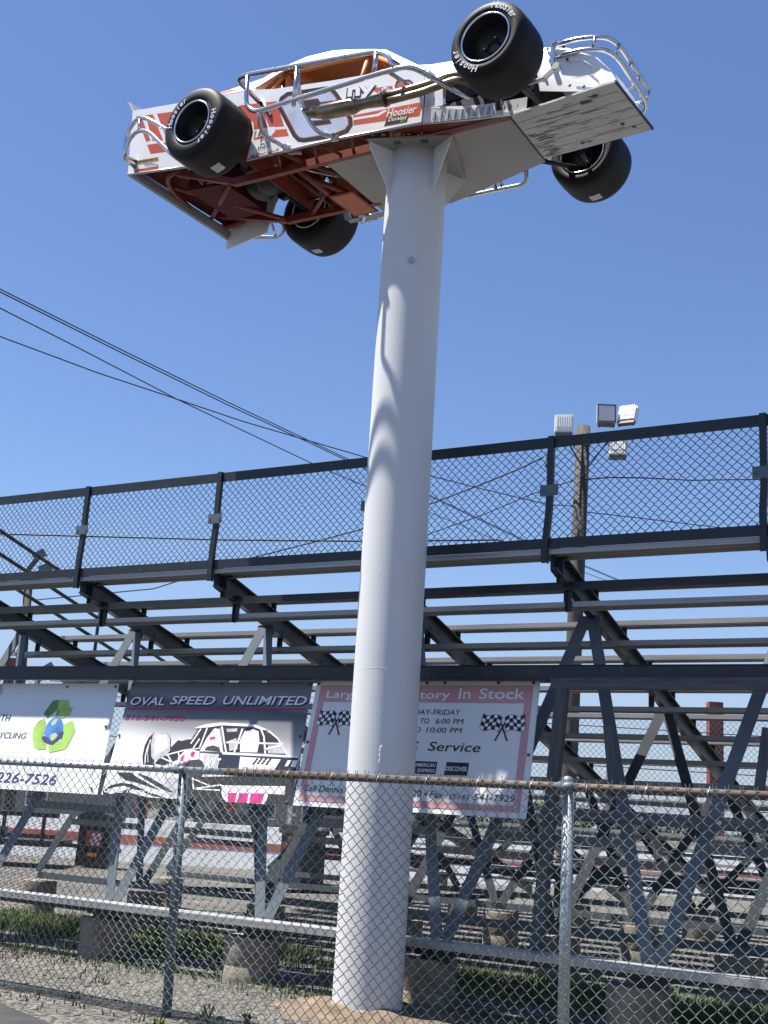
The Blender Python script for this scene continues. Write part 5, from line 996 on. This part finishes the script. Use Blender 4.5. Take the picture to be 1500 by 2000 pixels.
def bin_(x, y, rz, label):
    t = empty('ticket_box', (x, y, 0), (0,0,rz), label=label, cat='cabinet', group='black cabinets under the grandstand')
    mb = MB(); mb.prism([(-.36,-.32,.03),(.36,-.32,.03),(.345,-.32,1.0),(-.345,-.32,1.0)], (0,.64,0)); build('body', mb, MT['trailer'], t)
    mb = MB(); mb.prism([(-.40,-.36,.98),(.40,-.36,.98),(.40,-.36,1.08),(.18,-.36,1.16),(-.18,-.36,1.16),(-.40,-.36,1.08)], (0,.72,0)); build('lid', mb, MT['trailer'], t)
    mb = MB(); mb.prism([(-.17,-.325,.42),(.20,-.325,.42),(.20,-.325,.75),(-.17,-.325,.78)], (0,.003,0)); st = build('red_sticker', mb, MT['red'], t)
    mb = MB()
    for i in range(4):
        for j in range(4):
            if (i+j) % 2: mb.prism([(-.10+.062*i+.02*j,-.329,.47+.062*j),(-.038+.062*i+.02*j,-.329,.47+.062*j),(-.018+.062*i+.02*j,-.329,.532+.062*j),(-.08+.062*i+.02*j,-.329,.532+.062*j)], (0,.002,0))
    build('chequered_print', mb, MT['white'], st)
    for z in (.24, .86):
        mb = MB(); mb.prism([(-.09,-.325,z),(.12,-.325,z),(.12,-.325,z+.07),(-.09,-.325,z+.07)], (0,.003,0)); build('orange_sticker', mb, MT['orange'], t)
    return t
bin_(-5.72, 27.0, R_(-12), 'black cabinet with red chequered sticker, below the gap between the left banners')
bin_(-1.25, 26.0, R_(-50), 'black cabinet with red chequered sticker, just left of the white column')
tr = empty('flatbed_trailer', (-8.6, 26.2, 0), (0,0,R_(3)), label='low black flatbed trailer with railings parked at the left behind the fence', cat='trailer')
mb = MB(); mb.box((-3.2,-.9,.42),(2.3,.9,.54)); build('deck', mb, MT['trailer'], tr)
mb = MB()
for x in (-3.1,-2.3,-1.4,-.5,.4,1.2,2.0): mb.box((x-.035,-.9,.54),(x+.035,-.84,1.02))
mb.box((-3.2,-.9,1.0),(2.3,-.84,1.09)); mb.box((-3.2,-.9,.58),(2.3,-.84,.66)); build('railing', mb, MT['trailer'], tr)
for x in (-1.4, -.6):
    mb = MB(); mb.lathe([(.001,-.10),(.2,-.10),(.32,-.09),(.34,-.04),(.34,.04),(.32,.09),(.2,.10),(.001,.10)], (x,-.92,.34), 'y', 24); build('wheel', mb, MT['rubber'], tr)
mb = MB(); mb.box((-2.6,-.7,.54),(-1.6,.5,.80)); mb.box((.2,-.6,.54),(1.0,.4,.75)); build('cargo', mb, MT['dark'], tr)
mb = MB(); mb.beam((2.3,0,.46),(3.5,0,.40), .09, .08); build('drawbar', mb, MT['trailer'], tr)
def house(x, y, w_, d, h, rf, rz, label):
    t = empty('house', (x, y, 0), (0,0,rz), label=label, cat='house', group='houses far behind the track')
    mb = MB(); mb.box((-w_/2,-d/2,0),(w_/2,d/2,h)); mb.prism([(-w_/2,-d/2,h),(-w_/2,d/2,h),(-w_/2,0,h+rf)], (.01,0,0)); mb.prism([(w_/2,-d/2,h),(w_/2,d/2,h),(w_/2,0,h+rf)], (-.01,0,0)); wl_ = build('wall', mb, MT['siding'], t)
    mb = MB(); mb.prism([(-w_/2-.4,-d/2-.5,h-.15),(-w_/2-.4,0,h+rf+.1),(-w_/2-.4,d/2+.5,h-.15),(-w_/2-.4,d/2+.5,h-.35),(-w_/2-.4,0,h+rf-.12),(-w_/2-.4,-d/2-.5,h-.35)], (w_+.8,0,0)); build('roof', mb, MT['roofm'], t)
    k = -w_/2+1.4
    while k < w_/2-1.2:
        mb = MB(); mb.box((k-.5,-d/2-.04,1.0),(k+.5,-d/2-.01,2.2)); wn = build('window', mb, MT['glass'], t)
        mb = MB()
        for a, b, c_, e in ((-.58,.9,.58,1.0),(-.58,2.2,.58,2.3),(-.58,1.0,-.5,2.2),(.5,1.0,.58,2.2)): mb.box((k+a,-d/2-.07,b),(k+c_,-d/2-.005,e))
        build('frame', mb, MT['lampbody'], wn); k += 2.6
house(-19, 66, 12, 8, 2.6, .9, R_(-8), 'beige low house nearest the left frame edge, seen through the fence')
house(-4.5, 74, 11, 8, 2.4, .8, R_(5), 'beige low house between the middle banner and the white column')
house(-34, 80, 12, 8, 2.8, 1.0, R_(-4), 'beige low house beyond the left frame edge')
def tree(x, y, h, cr, seed, label):
    t = empty('tree', (x, y, 0), label=label, cat='tree', group='trees far behind the track'); rn = random.Random(seed)
    mb = MB(); mb.tube([(0,0,-.1),(.1,0,h*.3),(.0,.1,h*.75)], [.22,.17,.06], 8)
    for k in range(6): a = rn.uniform(0,6.28); mb.tube([(.05,0,h*(.3+.07*k)),(cr*.6*math.cos(a),cr*.6*math.sin(a),h*(.5+.07*k))], [.08,.02], 6)
    build('trunk', mb, MT['trunk'], t)
    mb = MB(); cl = [(rn.gauss(0,cr*.45), rn.gauss(0,cr*.45), h*rn.uniform(.35,.95), rn.uniform(.3,.6)*cr) for _ in range(16)]
    for k in range(1500):
        cx, cy, cz, r0 = rn.choice(cl); d = Vector((rn.gauss(0,1), rn.gauss(0,1), rn.gauss(0,1))).normalized()*r0*rn.uniform(.5,1.0); p = Vector((cx,cy,cz))+d; s = rn.uniform(.10,.22)
        a = Vector((rn.gauss(0,1), rn.gauss(0,1), rn.gauss(0,1))).normalized()*s; b = a.cross(Vector((rn.gauss(0,1), rn.gauss(0,1), rn.gauss(0,1)))).normalized()*s*.6; mb.quad(p-a, p+b, p+a, p-b)
    build('crown', mb, MT['leaf'], t)
for i, (x, y, h, cr, lb) in enumerate([(-27, 90, 5.2, 2.6, 'dark tree behind the house at the left frame edge'), (-13, 95, 4.2, 2.4, 'low round tree right of the left house'), (-9.5, 98, 3.6, 2.0, 'small bushy tree beside the low round tree'),
                                      (4, 100, 3.4, 2.2, 'low tree right behind the white column'), (13, 110, 3.2, 2.4, 'low tree seen under the seats on the right'), (22, 112, 3.4, 2.6, 'low tree farthest to the right')]): tree(x, y, h, cr, i+21, lb)
mb = MB(); rn = random.Random(77)
for k in range(9000):
    x = rn.uniform(-190, 190); y = 235+rn.uniform(0, 14); top = 4.2+1.4*math.sin(x*.06)+.9*math.sin(x*.23+1); z = rn.uniform(.2, 1)*top; s = rn.uniform(.4, .9)
    a = Vector((rn.gauss(0,1), rn.gauss(0,.4), rn.gauss(0,1))).normalized()*s; b = Vector((rn.gauss(0,1), rn.gauss(0,1), rn.gauss(0,1))).cross(a).normalized()*s*.7; p = Vector((x,y,z)); mb.quad(p-a, p+b, p+a, p-b)
build('distant_woods', mb, MT['leaf'], kind='stuff')
